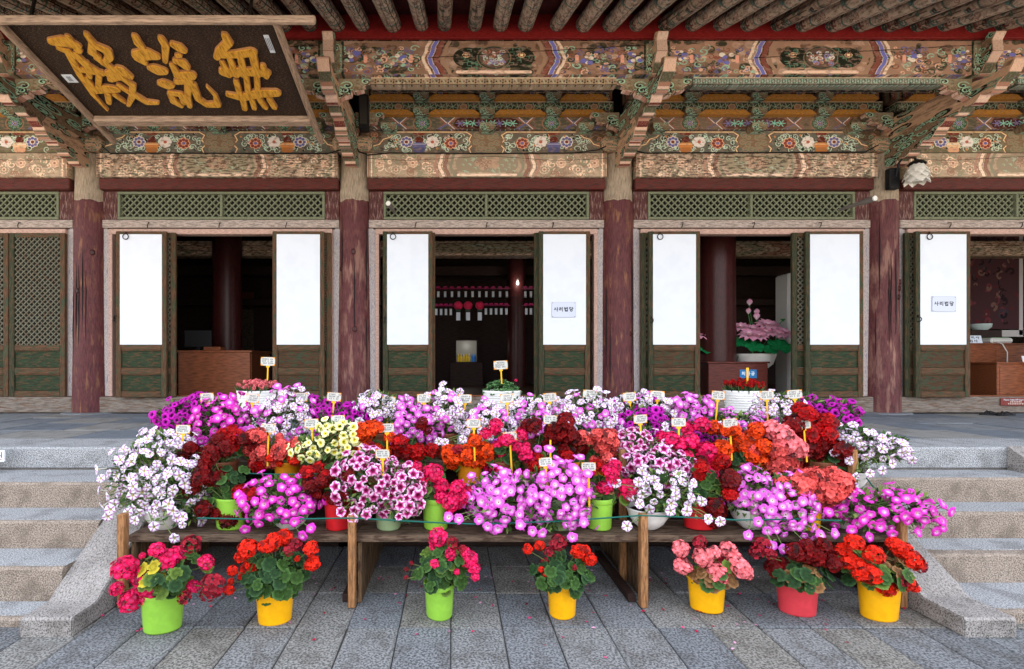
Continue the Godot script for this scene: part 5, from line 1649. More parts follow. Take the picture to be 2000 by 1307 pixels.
	geranium("hot pink geraniums at the centre of the middle tier", shelf(985, 1), "bucket", "brown", [["C", "hot", [975, 325, 46, 1055, 430, 50, 1015, 655, 64, 1135, 700, 54, 1155, 395, 42, 1020, 440, 36, 985, 475, 34]]], g2, [985, 885, 46, 40], 44)
	geranium("carmine geraniums on the middle tier, left of the big dark red clump", shelf(1045, 1), "bucket", "brown", [["C", "hot", [1185, 540, 44, 1240, 580, 38, 1180, 500, 34]], ["C", "red", [1265, 560, 44, 1250, 620, 42, 1320, 645, 48]]], g2, [1045, 890, 34, 34], 28)
	geranium("big clump of velvety dark red geraniums right of the centre of the middle tier", shelf(1108, 1), "bucket", "orange", [["C", "dark", [1245, 330, 52, 1390, 345, 46, 1470, 300, 56, 1425, 300, 36, 1470, 385, 64, 1410, 420, 52, 1530, 410, 48, 1475, 515, 66, 1570, 495, 46, 1360, 400, 40]], ["C", "red", [1440, 340, 36, 1480, 545, 40]]], g2, [1108, 885, 50, 36], 34)
	geranium("salmon geraniums on the middle tier, right of the dark red clump", shelf(1182, 1), "bucket", "orange", [["D", "salmon", [130, 415, 54, 240, 395, 40, 300, 410, 60, 340, 450, 48, 290, 480, 54, 310, 555, 44, 430, 530, 48, 480, 560, 44, 520, 520, 40, 350, 390, 34]]], g2, [1180, 885, 50, 34], 40)
	petunia_plant("pale pink petunias with crimson veins cascading from the middle tier", "vein", shelf(1275, 1), "bucket", "brown", [[1240, 868, 40, 30, 3.6], [1270, 905, 62, 34, 3.52], [1320, 915, 34, 26, 3.5]], g2, 1.05, [[1300, 865, 3.55], [1298, 875, 3.55], [1355, 902, 3.5], [1300, 940, 3.45], [1232, 903, 3.5]])
	geranium("hot pink geraniums on the middle tier, right of the veined petunias", shelf(1352, 1), "bucket", "brown", [["D", "hot", [770, 430, 54, 820, 455, 54, 900, 435, 56, 985, 325, 54, 1015, 520, 68, 990, 500, 40, 865, 545, 50, 1040, 660, 64]], ["D", "dark", [975, 580, 40]]], g2, [1350, 890, 46, 40], 36)
	geranium("orange geraniums in the right half of the middle tier", shelf(1442, 1), "bucket", "brown", [["D", "orange", [1185, 360, 56, 1220, 370, 40, 1130, 500, 62, 1265, 465, 62, 1340, 410, 56, 1370, 370, 46, 1420, 480, 56, 1350, 555, 62, 1400, 575, 46]], ["D", "dark", [1125, 585, 52]]], g2, [1440, 890, 56, 36], 44)
	geranium("salmon pink geraniums on the middle tier, between the orange and the dark red ones", shelf(1520, 1), "bucket", "brown", [["E", "coral", [250, 235, 44, 300, 250, 42, 310, 290, 46, 350, 305, 44, 375, 325, 30]], ["E", "salmon", [280, 350, 50, 330, 370, 46, 270, 395, 50, 320, 400, 46, 270, 320, 40]]], g2, [1520, 885, 40, 36], 26)
	geranium("dark red geraniums at the right end of the middle tier", shelf(1600, 1), "bucket", "brown", [["E", "dark", [345, 205, 42, 420, 300, 40, 445, 325, 44, 470, 290, 36, 560, 320, 44, 590, 335, 30]], ["E", "red", [400, 155, 38, 495, 195, 44, 470, 240, 48, 420, 255, 42, 505, 255, 34]]], g2, [1600, 890, 50, 34], 34)
	petunia_plant("striped white petunias trailing off the right end of the middle tier", "star", shelf(1655, 1), "bowl", "white", [[1672, 866, 44, 34, 3.62], [1725, 876, 44, 24, 3.58]], g2, 0.9, [[1783, 900, 3.5], [1770, 890, 3.5], [1660, 900, 3.5], [1672, 932, 3.45], [1668, 950, 3.42], [1726, 920, 3.45], [1752, 868, 3.55], [1760, 880, 3.5], [1778, 884, 3.5], [1745, 906, 3.48], [1700, 925, 3.45], [1735, 852, 3.58]])
	var g3 := "petunias on the top tier"
	var t3 := func(px: float) -> Vector3: return shelf(px, 2)
	petunia_plant("deep purple petunias at the left end of the top tier", "purple", t3.call(365), "bucket", "brown", [[355, 816, 46, 30, 4.0], [400, 800, 34, 26, 4.0]], g3, 1.0, [[306, 824, 3.9], [325, 842, 3.85], [312, 838, 3.88], [352, 898, 3.55]])
	petunia_plant("magenta petunias next to the purple ones at the left of the top tier", "pink", t3.call(430), "bucket", "brown", [[432, 822, 50, 40, 3.93]], g3, 1.05, [[392, 862, 3.8], [470, 842, 3.8]])
	petunia_plant("soft pink petunias on the top tier, left of the first striped clump", "light", t3.call(500), "bucket", "brown", [[505, 822, 44, 24, 4.0]], g3, 1.05)
	petunia_plant("striped white petunias on the top tier above the salmon geraniums", "star", t3.call(560), "bucket", "brown", [[562, 820, 46, 46, 3.94]], g3, 1.1, [[560, 770, 4.05], [598, 772, 4.05], [580, 860, 3.75]])
	petunia_plant("purple petunias on the top tier above the yellow ones", "purple", t3.call(655), "bucket", "brown", [[632, 798, 36, 20, 4.04], [690, 818, 40, 28, 3.96]], g3, 1.0, [[585, 812, 3.9], [618, 845, 3.7]])
	petunia_plant("striped white petunias on the top tier, right of the purple ones", "star", t3.call(742), "bucket", "brown", [[738, 798, 46, 30, 4.0]], g3, 1.15, [[706, 776, 4.05]])
	petunia_plant("soft pink petunias on the top tier, above the bright red geraniums", "light", t3.call(815), "bucket", "brown", [[808, 826, 42, 32, 3.92]], g3, 1.1, [[816, 848, 3.75], [794, 778, 4.05], [802, 782, 4.05], [870, 820, 3.85]])
	petunia_plant("white petunias on the top tier, left of the round white planter", "star", t3.call(872), "bucket", "brown", [[868, 800, 46, 32, 4.0]], g3, 1.1, [[898, 766, 4.06], [856, 784, 4.05]])
	petunia_plant("striped white petunias on the top tier, right in front of the middle planter", "star", t3.call(955), "bucket", "brown", [[950, 828, 52, 32, 3.95]], g3, 1.1, [[856, 862, 3.7], [868, 864, 3.7], [905, 858, 3.7], [940, 845, 3.75]])
	petunia_plant("white petunias on the top tier, right of the middle planter", "star", t3.call(1040), "bucket", "brown", [[1035, 800, 44, 24, 4.02]], g3, 1.1)
	petunia_plant("small clump of pink petunias on the top tier, above the carmine geraniums", "light", t3.call(1062), "bucket", "brown", [[1056, 822, 34, 22, 3.92]], g3, 1.0, [[1036, 850, 3.7], [1050, 878, 3.6]])
	petunia_plant("white petunias on the top tier, above the big dark red clump", "star", t3.call(1145), "bucket", "brown", [[1148, 812, 54, 38, 3.96]], g3, 1.2)
	petunia_plant("purple petunias on the top tier, above the veined petunias", "purple", t3.call(1250), "bucket", "brown", [[1250, 830, 52, 36, 3.95]], g3, 0.9, [[1202, 790, 4.0], [1225, 785, 4.02], [1215, 815, 3.9], [1264, 846, 3.75], [1285, 850, 3.75]])
	petunia_plant("striped white petunias on the top tier, behind the purple ones", "star", t3.call(1252), "bucket", "brown", [[1250, 796, 58, 26, 4.08]], g3, 1.1, [[1300, 832, 3.8], [1290, 818, 3.85], [1300, 845, 3.75]])
	petunia_plant("pink petunias on the top tier, left of the carnation planter", "light", t3.call(1385), "bucket", "brown", [[1350, 802, 38, 28, 4.02], [1425, 826, 52, 20, 3.98]], g3, 1.05)
	petunia_plant("little clump of purple petunias below the pink ones on the top tier", "purple", t3.call(1368), "bucket", "brown", [[1375, 848, 22, 18, 3.85]], g3, 1.0)
	petunia_plant("striped white petunias on the top tier, right of the carnation planter", "star", t3.call(1510), "bucket", "brown", [[1520, 800, 44, 28, 4.02]], g3, 1.1, [[1475, 800, 4.0], [1408, 830, 3.85]])
	petunia_plant("deep purple petunias fanning out at the right end of the top tier", "purple", t3.call(1600), "bucket", "brown", [[1575, 790, 30, 18, 4.04], [1636, 808, 40, 24, 3.98]], g3, 0.8, [[1678, 806, 3.9], [1662, 792, 3.95], [1668, 818, 3.9], [1622, 786, 4.0], [1640, 786, 3.98], [1560, 778, 4.05]])

func planters() -> void:
	var lab := ["white ribbed planter of pink and white dianthus, left of the three on the terrace edge", "white planter with a cushion of green succulent, in front of the middle doorway", "white ribbed planter of red carnations, in front of the lotus arrangement"]
	for i in 3:
		var d := 4.9
		var px: float = [501, 980, 1453][i]
		var at := Vector3(X(px, d), 0.771, -d)
		rng.seed = 900 + i
		var o := thing("white_planter", lab[i], "planter", at, "white planters on the terrace edge")
		pot(o, "planter", "white", 1.04)
		var pt := node(o, "planting", Vector3(0, 0.37, 0))
		var f := MB.new()
		var fl := MB.new()
		var n: int = [240, 0, 260][i]
		for k in n:
			var a := rng.randf() * TAU
			var r := 0.15 * sqrt(rng.randf())
			f.col = vary([rgb(70, 96, 54), rgb(52, 80, 48), rgb(110, 130, 84)][k % 3], 0.15)
			var p := Vector3(cos(a) * r, 0.0, sin(a) * r)
			var dr := Vector3(cos(a) * r * 3.0 + rng.randf_range(-0.3, 0.3), 1, sin(a) * r * 3.0 + rng.randf_range(-0.3, 0.3)).normalized()
			leaf_blade(f, p, dr, Vector3(cos(a + 1), 0.2, sin(a + 1)), rng.randf_range(0.06, 0.12), 0.0045)
		for k in [70, 1, 76][i]:
			var a := rng.randf() * TAU
			var r: float = 0.165 * sqrt(rng.randf())
			var y: float = 0.125 + rng.randf_range(-0.03, 0.03) - r * 0.25
			if i == 1:
				a = [0.3, 0.6, 2.2][k]
				r = 0.13
				y = 0.13
			var m: ArrayMesh = umbel(["coral", "hot", "red"][i], k % 3)
			var hd := part(pt, "flower", m, M.petal, Transform3D(facing(Vector3(cos(a) * r * 4, 1, sin(a) * r * 4 + 0.3), rng.randf() * 6, rng.randf_range(0.015, 0.023)), Vector3(cos(a) * r, y, sin(a) * r)))
		if i == 1:
			for k in 150:
				var q := Vector3(rng.randfn(), absf(rng.randfn()), rng.randfn()).normalized()
				var p := Vector3(q.x * 0.165, q.y * 0.125, q.z * 0.15) * rng.randf_range(0.8, 1.0)
				for j in 7:
					var a := TAU * j / 7 + k
					f.col = vary([rgb(84, 122, 74), rgb(62, 100, 58), rgb(112, 148, 96)][j % 3], 0.12)
					leaf_blade(f, p, (q + Vector3(cos(a), 0.2, sin(a)) * 1.1).normalized(), q, 0.028, 0.009)
		part(pt, "foliage", f, M.leaf, Transform3D(), "stuff")

func tags() -> void:
	var tx := []
	for k in 5:
		var m := mat(Color.WHITE, 0.5)
		m.albedo_texture = tex(tag_tex(700 + k))
		tx.append(m)
	var rows := [
		[[408, 776], [488, 778], [585, 776], [648, 775], [755, 783], [829, 778], [907, 779], [994, 778], [1076, 776], [1149, 770], [1235, 775], [1283, 772], [1398, 772], [1501, 772], [1557, 770]],
		[[353, 839], [522, 837], [613, 827], [662, 820], [757, 836], [927, 827], [1000, 852], [1075, 820], [1254, 818], [1328, 825], [1430, 826], [1577, 829]],
		[[748, 886], [1073, 903], [1151, 911]],
		[[522, 706], [980, 713]]]
	var where := ["along the top of the flower display", "in the middle of the flower display", "low in the flower display", "standing in a white planter"]
	var ordn := ["first", "second", "third", "fourth", "fifth", "sixth", "seventh", "eighth", "ninth", "tenth", "eleventh", "twelfth", "thirteenth", "fourteenth", "fifteenth"]
	rng.seed = 801
	for r in 4:
		for k in rows[r].size():
			var q: Array = rows[r][k]
			var d: float = [3.93, 3.55, 3.17, 4.8][r]
			var c := P(q[0], q[1], d)
			var lab: String = "yellow edged white plant tag %s, %s from the left" % [where[r], ordn[k]]
			var w: float = 27.0 * d / F
			var hgt: float = [0.22, 0.25, 0.24, 0.17][r]
			var o := thing("plant_tag", lab, "plant tag", c - Vector3(0, hgt, 0), "plant tags among the flowers")
			o.rotation = Vector3(rng.randf_range(-0.12, 0.05), rng.randf_range(-0.2, 0.2), rng.randf_range(-0.08, 0.08))
			part(o, "stake", bx(Vector3(0, hgt / 2 - 0.01, -0.004), Vector3(0.012, hgt - 0.02, 0.004), 0.001), M.stick)
			part(o, "stake_head", bx(Vector3(0, hgt - w * 0.36, -0.004), Vector3(0.03, 0.02, 0.0045), 0.001), M.stick)
			var b := MB.new()
			b.painted(-w / 2, w / 2, hgt - w * 0.31, hgt + w * 0.31, -0.0015, 0.0015)
			part(o, "plate", b, tx[rng.randi() % 5])
	# a bare stake in the carnations and a blue card
	var o2 := thing("bare_stake", "bare yellow stake standing among the red carnations", "stake", P(1460, 765, 4.86))
	part(o2, "stake", bx(Vector3(0, 0.09, 0), Vector3(0.018, 0.2, 0.005), 0.002), M.stick)
	part(o2, "tip", bx(Vector3(0, 0.2, 0), Vector3(0.024, 0.03, 0.006), 0.002), M.stick)
	# a long white card half hidden by the tags at the left
	var card := bx(Vector3(0, 0.0, 0), Vector3(0.30, 0.055, 0.004), 0.001)
	var cm := mat(Color.WHITE, 0.5)
	var im := canvas(240, 44, Color(0.90, 0.93, 0.95))
	glyphs(im, ["ri", "ui", "sa", "gong", "ri"], 28, 8, 28, 12, 2.0, Color(0.10, 0.16, 0.30))
	cm.albedo_texture = tex(im)
	var b3 := MB.new()
	b3.painted(-0.17, 0.17, -0.03, 0.03, -0.002, 0.002)
	tag(part(self, "name_card", b3, cm, Transform3D(Basis(), P(416, 783, 4.03))), "long white card half hidden behind the first plant tag at the left", "card")
	# petals on the paving
	rng.seed = 55
	var f := MB.new()
	for k in 220:
		var px := rng.randf_range(330, 1640)
		var py := 1100.0 + 160.0 * rng.randf() * rng.randf() + 40 * rng.randf()
		if k % 3 == 0:
			px = [318, 537, 858, 1098, 1380, 1557, 1717][rng.randi() % 7] + rng.randfn() * 60
		var d := EYE * F / (py - 711.0)
		var p := Vector3(X(px, d), 0.008, -d)
		f.col = vary([rgb(170, 20, 60), rgb(200, 60, 110), rgb(130, 20, 30), rgb(200, 140, 170)][rng.randi() % 4], 0.2)
		var a := rng.randf() * TAU
		var u := Vector3(cos(a), 0.15, sin(a)) * rng.randf_range(0.008, 0.015)
		var w := Vector3(-sin(a), 0.1, cos(a)) * rng.randf_range(0.006, 0.010)
		f.tri_n(p - u, p + w, p + u, Vector3.UP, Vector3.UP, Vector3.UP)
		f.tri_n(p - u, p + u, p - w + Vector3(0, 0.004, 0), Vector3.UP, Vector3.UP, Vector3.UP)
	tag(part(self, "fallen_petals", f, M.leaf), "red and pink petals fallen on the grey paving", "", "", "stuff")


# ---------------------------------------------------------------- the name board
func on_board(px: float, py: float) -> Vector3:
	var k := (711.0 - py) / F
	var d := (4.274 + 0.2388 * 4.48 - EYE) / (k + 0.2388)
	return P(px, py, d)

func name_board() -> void:
	var o := thing("name_board", "large black name board with three carved gold characters, hung face down under the eaves", "sign board", on_board(320, 120))
	var uy := Vector3(0, 0.2388, 1.0).normalized()
	var nn := Vector3(1, 0, 0).cross(uy)
	var bas := Basis(Vector3(1, 0, 0), uy, nn)
	o.basis = bas
	var inv := o.transform.affine_inverse()
	var loc := func(zx: float, zy: float) -> Vector2:
		var p := inv * on_board(zx / 2.97, zy / 2.97)
		return Vector2(p.x, p.y)
	var tl: Vector2 = loc.call(20, 126)
	var br: Vector2 = loc.call(1790, 676)
	var x0 := tl.x
	var x1 := br.x
	part(o, "panel", bx(Vector3((x0 + x1) / 2, (tl.y + br.y) / 2, -0.03), Vector3(x1 - x0 + 0.04, tl.y - br.y + 0.04, 0.03), 0.004), M.signboard)
	part(o, "top_bar", bx(Vector3((x0 + x1) / 2 + 0.06, tl.y + 0.03, 0.015), Vector3(x1 - x0 + 0.62, 0.05, 0.07), 0.012), M.rawwood)
	part(o, "bottom_bar", bx(Vector3((x0 + x1) / 2, br.y - 0.05, 0.015), Vector3(x1 - x0 + 0.03, 0.10, 0.07), 0.012), M.rawwood)
	for s in [0, 1]:
		part(o, "side_bar", bx(Vector3([x0 - 0.035, x1 + 0.035][s], (tl.y + br.y) / 2 - 0.2, 0.012), Vector3(0.052, tl.y - br.y + 0.42, 0.065), 0.01), M.rawwood_z)
		# hangers up to the rafters
		part(o, "hanger", bx(Vector3([x0 + 0.2, x1 - 0.2][s], tl.y - 0.02, -0.16), Vector3(0.02, 0.02, 0.26), 0.0), M.iron)
		part(o, "hanger", bx(Vector3([x0 + 0.2, x1 - 0.2][s], br.y + 0.02, -0.4), Vector3(0.02, 0.02, 0.72), 0.0), M.iron)
	var chars := [
		# each stroke: x, y, width, ... on an enlargement of the photograph
		[[1305, 205, 52, 1325, 245, 66, 1275, 295, 62, 1258, 330, 44], [1280, 315, 52, 1380, 312, 58, 1465, 300, 66], [1300, 415, 78, 1420, 412, 76, 1545, 420, 66], [1290, 360, 40, 1325, 430, 50], [1335, 345, 44, 1370, 430, 50], [1395, 330, 46, 1415, 430, 56], [1465, 310, 56, 1490, 430, 56], [1525, 380, 40, 1545, 440, 40], [1370, 470, 40, 1390, 540, 40], [1430, 450, 40, 1440, 540, 42], [1490, 450, 40, 1495, 540, 40], [1325, 545, 38, 1400, 562, 60, 1500, 538, 76, 1605, 535, 62], [1410, 580, 44, 1420, 625, 40], [1462, 575, 40, 1475, 622, 36], [1505, 570, 42, 1540, 618, 38], [1562, 570, 40, 1592, 618, 38]],
		[[785, 212, 50, 800, 245, 58, 820, 268, 46], [785, 305, 44, 800, 320, 88, 860, 310, 100, 905, 322, 62], [800, 335, 60, 840, 360, 40], [872, 392, 46, 912, 402, 92, 950, 408, 62], [930, 482, 44, 962, 486, 84, 992, 490, 52], [988, 545, 44, 1010, 585, 56, 1050, 610, 36], [990, 535, 40, 1050, 545, 46, 1068, 590, 44], [935, 222, 46, 960, 260, 52, 958, 350, 34], [1005, 255, 46, 1040, 272, 72, 1068, 290, 42], [1025, 320, 26, 1045, 316, 30], [1020, 350, 46, 1060, 362, 70, 1082, 385, 50], [998, 372, 38, 1030, 430, 56], [1030, 432, 56, 1110, 432, 74], [1025, 470, 40, 1100, 462, 50], [1092, 480, 54, 1088, 560, 44, 1100, 610, 36], [1120, 490, 52, 1150, 570, 48, 1200, 603, 42, 1262, 602, 50, 1250, 550, 26, 1200, 497, 8]],
		[[300, 240, 56, 380, 238, 90, 440, 262, 74], [395, 215, 44, 455, 290, 52], [345, 275, 46, 400, 300, 40], [395, 295, 56, 460, 425, 44, 540, 545, 30, 622, 634, 14], [440, 315, 56, 500, 372, 56, 570, 415, 56], [470, 400, 44, 590, 420, 50], [500, 360, 40, 520, 440, 36], [505, 450, 34, 540, 520, 60, 630, 512, 70, 680, 515, 46], [575, 430, 40, 570, 500, 36], [625, 545, 44, 632, 590, 36], [665, 545, 34, 722, 588, 24], [502, 196, 36, 535, 240, 46, 535, 300, 56, 570, 325, 40], [560, 262, 50, 620, 290, 66, 636, 330, 50, 600, 362, 40], [560, 330, 40, 640, 385, 44], [632, 425, 56, 700, 405, 84, 755, 440, 44], [640, 455, 40, 690, 440, 50], [700, 440, 40, 770, 490, 44, 765, 560, 40, 745, 605, 24], [690, 490, 32, 750, 530, 36], [780, 545, 40, 850, 588, 40, 915, 592, 20]]]
	for c in 3:
		var nd := node(o, "gold_character")
		var b := MB.new()
		var e := MB.new()
		for s in chars[c].size():
			var q: Array = chars[c][s]
			var pts := []
			var wd := []
			for k in range(0, q.size(), 3):
				var p: Vector2 = loc.call(q[k], q[k + 1])
				var p2: Vector2 = loc.call(q[k] + q[k + 2] / 2.0, q[k + 1])
				pts.append(p)
				wd.append(maxf(0.006, (p2 - p).length() * 0.75))
			var poly := brush(pts, wd)
			if poly.size() < 3:
				continue
			b.prism(poly, -0.014, 0.016 + 0.0004 * s)
			for pg in Geometry2D.offset_polygon(poly, 0.005):
				e.prism(pg, -0.014, 0.004 + 0.0003 * s)
		part(nd, "gilding", b, M.gold)
		part(nd, "carved_rim", e, M.gold_edge)
	for q in [[1562, 262, 0.03, 0.12, 0.1], [403, 462, 0.10, 0.04, 0.0]]:
		var p: Vector2 = loc.call(q[0], q[1])
		var s0: Vector2 = loc.call(q[0] + (12 if q[0] > 1000 else 34), q[1] - (40 if q[0] > 1000 else 28))
		part(o, "paper_label", bx(Vector3(p.x, p.y, -0.012), Vector3(0.045 if q[0] > 1000 else 0.10, 0.19 if q[0] > 1000 else 0.10, 0.004), 0.0), M.paper)
		for k in 3:
			part(o, "label_mark", bx(Vector3(p.x + (k - 1) * 0.014, p.y, -0.0085), Vector3(0.004, 0.13 if q[0] > 1000 else 0.06, 0.002), 0.0), M.black)

# outline of a brush stroke of changing width, as one polygon
func brush(pts: Array, wd: Array) -> PackedVector2Array:
	var poly := PackedVector2Array()
	for i in pts.size() - 1:
		var hull := PackedVector2Array()
		for k in 2:
			for j in 12:
				var a := TAU * j / 12 + 0.2
				var rr: float = wd[i + k] * (1.0 + 0.05 * sin(j * 2.3 + i))
				hull.append(pts[i + k] + Vector2.from_angle(a) * rr)
		var h := Geometry2D.convex_hull(hull)
		h.remove_at(h.size() - 1)
		if poly.size() == 0:
			poly = h
		else:
			var m := Geometry2D.merge_polygons(poly, h)
			if m.size():
				poly = m[0]
	return poly


# ---------------------------------------------------------------- notices, lamps and small things on the facade
func fittings() -> void:
	rng.seed = 61
	var im := canvas(360, 230, Color(0.66, 0.68, 0.75))
	im.fill_rect(Rect2i(4, 4, 352, 222), Color(0.80, 0.82, 0.88))
	glyphs(im, ["sa", "ri", "beop", "dang"], 34, 76, 66, 10, 5.0, Color(0.05, 0.05, 0.07))
	for c in [[14, 14], [346, 14], [14, 216], [346, 216]]:
		dab(im, c[0], c[1], 5, Color(0.25, 0.25, 0.28))
	var m := mat(Color.WHITE, 0.8)
	m.albedo_texture = tex(im)
	for k in 2:
		var b := MB.new()
		b.painted(-0.155, 0.155, -0.1, 0.1, -0.0015, 0.0015)
		var at := P([1101, 1844][k], [605, 594][k], 6.995)
		tag(part(self, "paper_notice", b, m, Transform3D(Basis(Vector3(0, 0, 1), [0.0, -0.01][k]), at)), ["white paper notice on the right door leaf of the middle doorway", "white paper notice on the single door leaf beside the lamp column"][k], "notice", "paper notices with four black characters")
	# shoe notice
	var o := thing("shoe_notice", "small brown notice with white lettering asking to take off shoes, on the threshold", "notice", Vector3(X(1955, 7.08), Y(785, 7.08), -7.085))
	part(o, "board", bx(Vector3(0.2, 0, 0), Vector3(0.4, 0.1, 0.012), 0.003), mat(rgb(120, 48, 40), 0.5))
	var fnt := SystemFont.new()
	fnt.font_names = PackedStringArray(["Droid Sans"])
	var tm := TextMesh.new()
	tm.font = fnt
	tm.text = "Please Take Off Your Shoes"
	tm.font_size = 32
	tm.pixel_size = 0.00086
	tm.depth = 0.002
	part(o, "lettering", tm, M.paper, Transform3D(Basis(), Vector3(0.2, 0.026, 0.008)))
	var sm := canvas(240, 60, rgb(120, 48, 40))
	for row in 2:
		for k in [7, 10][row]:
			for j in 4:
				var x: float = [60, 40][row] + k * 17 + rng.randf() * 3
				var y: float = [4, 32][row] + 5 * j
				draw(sm, [Vector2(x, y), Vector2(x + 11, y + rng.randf_range(-2, 2))], 1.2, Color(0.9, 0.86, 0.8))
			draw(sm, [Vector2([66, 46][row] + k * 17, [3, 31][row]), Vector2([66, 46][row] + k * 17, [22, 50][row])], 1.2, Color(0.9, 0.86, 0.8))
	var mm := mat(Color.WHITE, 0.5)
	mm.albedo_texture = tex(sm)
	var b2 := MB.new()
	b2.painted(0.04, 0.36, -0.044, 0.012, 0.0055, 0.0075)
	part(o, "small_print", b2, mm)
	# white sign at the left edge of the photograph
	var lim := canvas(240, 70, Color(0.93, 0.93, 0.93))
	glyphs(lim, ["sa", "ri", "ui"], 110, 10, 38, 4, 3.0, Color(0.08, 0.08, 0.1))
	draw(lim, [Vector2(120, 58), Vector2(225, 58)], 2.5, Color(0.5, 0.12, 0.12))
	var lm := mat(Color.WHITE, 0.6)
	lm.albedo_texture = tex(lim)
	var so := thing("step_sign", "white sign standing on the top step, cut off by the photo's left edge", "sign", Vector3(X(-30, 4.05), 0.595, -4.05))
	var sb := MB.new()
	sb.painted(-0.15, 0.15, 0.09, 0.175, -0.006, 0.006)
	part(so, "board", sb, lm)
	for s in [-1, 1]:
		part(so, "leg", bx(Vector3(s * 0.1, 0.045, 0), Vector3(0.012, 0.09, 0.012), 0.002), M.steel)
	# wall lamp on the right column
	var d := 6.95
	var lo := thing("wall_lamp", "wall lamp with a white glass lotus shade on a curved black arm", "lamp", P(1743, 350, d))
	var w := MB.new()
	w.box(Vector3(0, 0, 0), Vector3(0.13, 0.27, 0.09), 0.01)
	for k in 6:
		w.box(Vector3(0, -0.1 + 0.04 * k, 0.048), Vector3(0.1, 0.012, 0.008), 0.002)
	part(lo, "ballast_box", w, M.black)
	var q := func(px: float, py: float, dd: float) -> Vector3: return P(px, py, dd) - lo.position
	var arm := MB.new()
	arm.tube([q.call(1750, 345, 6.9), q.call(1756, 318, 6.86), q.call(1768, 302, 6.82), q.call(1780, 298, 6.8), q.call(1787, 305, 6.78), q.call(1789, 316, 6.78)], [0.014], 8)
	part(lo, "arm", arm, M.black)
	var sp: Vector3 = q.call(1791, 336, 6.76)
	var gal := MB.new()
	gal.lathe(sp + Vector3(0, 0.1, 0), [Vector2(0.03, 0.05), Vector2(0.07, 0.03), Vector2(0.1, 0.0), Vector2(0.095, -0.01)], 20)
	part(lo, "gallery", gal, M.iron)
	for row in 4:
		for k in 8:
			var p := MB.new()
			var rows := []
			var rad: float = [0.085, 0.105, 0.118, 0.11][row]
			for i in 6:
				var f := i / 5.0
				var line := PackedVector3Array()
				var hw: float = 0.062 * sin(PI * (0.18 + 0.72 * f)) * (1.0 - 0.3 * f)
				for j in 5:
					var s := (j - 2) / 2.0
					var a := s * hw / rad
					var rr := rad * (0.75 + 0.32 * sin(PI * 0.62 * f)) + 0.008 * (1 - s * s) + (0.018 * f * f)
					line.append(Vector3(sin(a) * rr, 0.085 - 0.05 * row - 0.085 * f + 0.012 * s * s, cos(a) * rr))
				rows.append(line)
			p.skin(rows, false)
			part(lo, "shade_petal", p, M.glassy_white, Transform3D(Basis(Vector3(0, 1, 0), TAU * (k + 0.5 * (row % 2)) / 8), sp))
	var core := MB.new()
	core.lathe(sp, [Vector2(0.05, 0.09), Vector2(0.085, 0.06), Vector2(0.1, 0.0), Vector2(0.095, -0.08), Vector2(0.06, -0.13)], 16)
	part(lo, "inner_glass", core, M.glassy_white)
	# slim spotlights
	for s in [[P(770, 414, 7.12), P(758, 397, 6.85), "short grey spotlight poking out of the middle transom"], [P(1640, 410, 7.1), P(1710, 387, 6.6), "long thin grey spotlight on a tube beside the lamp column"]]:
		var so2 := thing("spotlight", s[2], "spotlight", s[0])
		var v: Vector3 = s[1] - s[0]
		var t := MB.new()
		t.tube([Vector3.ZERO, v * 0.25, v * 0.6], [0.02, 0.02, 0.024], 12)
		part(so2, "tube", t, M.steel)
		t = MB.new()
		t.tube([v * 0.6, v * 0.62, v * 0.97], [0.028, 0.034, 0.036], 14)
		part(so2, "head", t, M.steel)
		t = MB.new()
		t.tube([v * 0.96, v * 1.0], [0.031, 0.031], 14)
		part(so2, "lens", t, M.glassy_white)
	# loudspeaker box under the brackets
	var bo := thing("speaker_box", "tall black loudspeaker hung beside the second column under the beams", "loudspeaker", P(711, 222, 6.85))
	part(bo, "cabinet", bx(Vector3.ZERO, Vector3(0.12, 0.44, 0.12), 0.01), M.black)
	part(bo, "grille", bx(Vector3(0.0, 0.02, 0.062), Vector3(0.09, 0.36, 0.006), 0.003), mat(rgb(62, 56, 52), 0.9))
	part(bo, "bracket", bx(Vector3(0, 0.235, -0.03), Vector3(0.04, 0.04, 0.1), 0.004), M.iron)
	# cable along the beams
	var pts := []
	for k in [[200, 286], [216, 300], [300, 299], [480, 300], [640, 300], [668, 292], [690, 262], [700, 296], [718, 303], [760, 299], [950, 300], [1120, 299], [1168, 293], [1200, 278], [1232, 292], [1260, 299], [1480, 298], [1690, 297], [1712, 285], [1740, 276]]:
		pts.append(P(k[0], k[1], 6.98))
	var cb := MB.new()
	cb.tube(pts, [0.008], 5)
	tag(part(self, "cable", cb, M.cable), "thin black cable running along the top of the lower beams", "cable")
	# sandals
	for k in 2:
		var sa := thing("flip_flop", ["black flip-flop lying on the terrace, the one nearer the threshold", "black flip-flop lying on the terrace, the one nearer the stairs"][k], "sandal", P([1936, 1966][k], 810.5, [6.88, 6.8][k]) + Vector3(0, 0, 0), "pair of black flip-flops")
		sa.position.y = 0.768
		sa.rotation.y = [1.45, 1.75][k]
		var sole := PackedVector2Array()
		for j in 22:
			var a := TAU * j / 22
			sole.append(Vector2(cos(a) * (0.045 + 0.008 * sin(a)) , sin(a) * 0.135))
		var b := MB.new()
		b.prism(sole, 0.0, 0.018, Transform3D(Basis(Vector3(1, 0, 0), Vector3(0, 0, -1), Vector3(0, 1, 0)), Vector3.ZERO))
		part(sa, "sole", b, M.black)
		for s in [-1, 1]:
			b = MB.new()
			b.tube([Vector3(0, 0.018, -0.085), Vector3(s * 0.025, 0.05, -0.03), Vector3(s * 0.042, 0.016, 0.04)], [0.006, 0.008, 0.006], 6)
			part(sa, "strap", b, M.black)


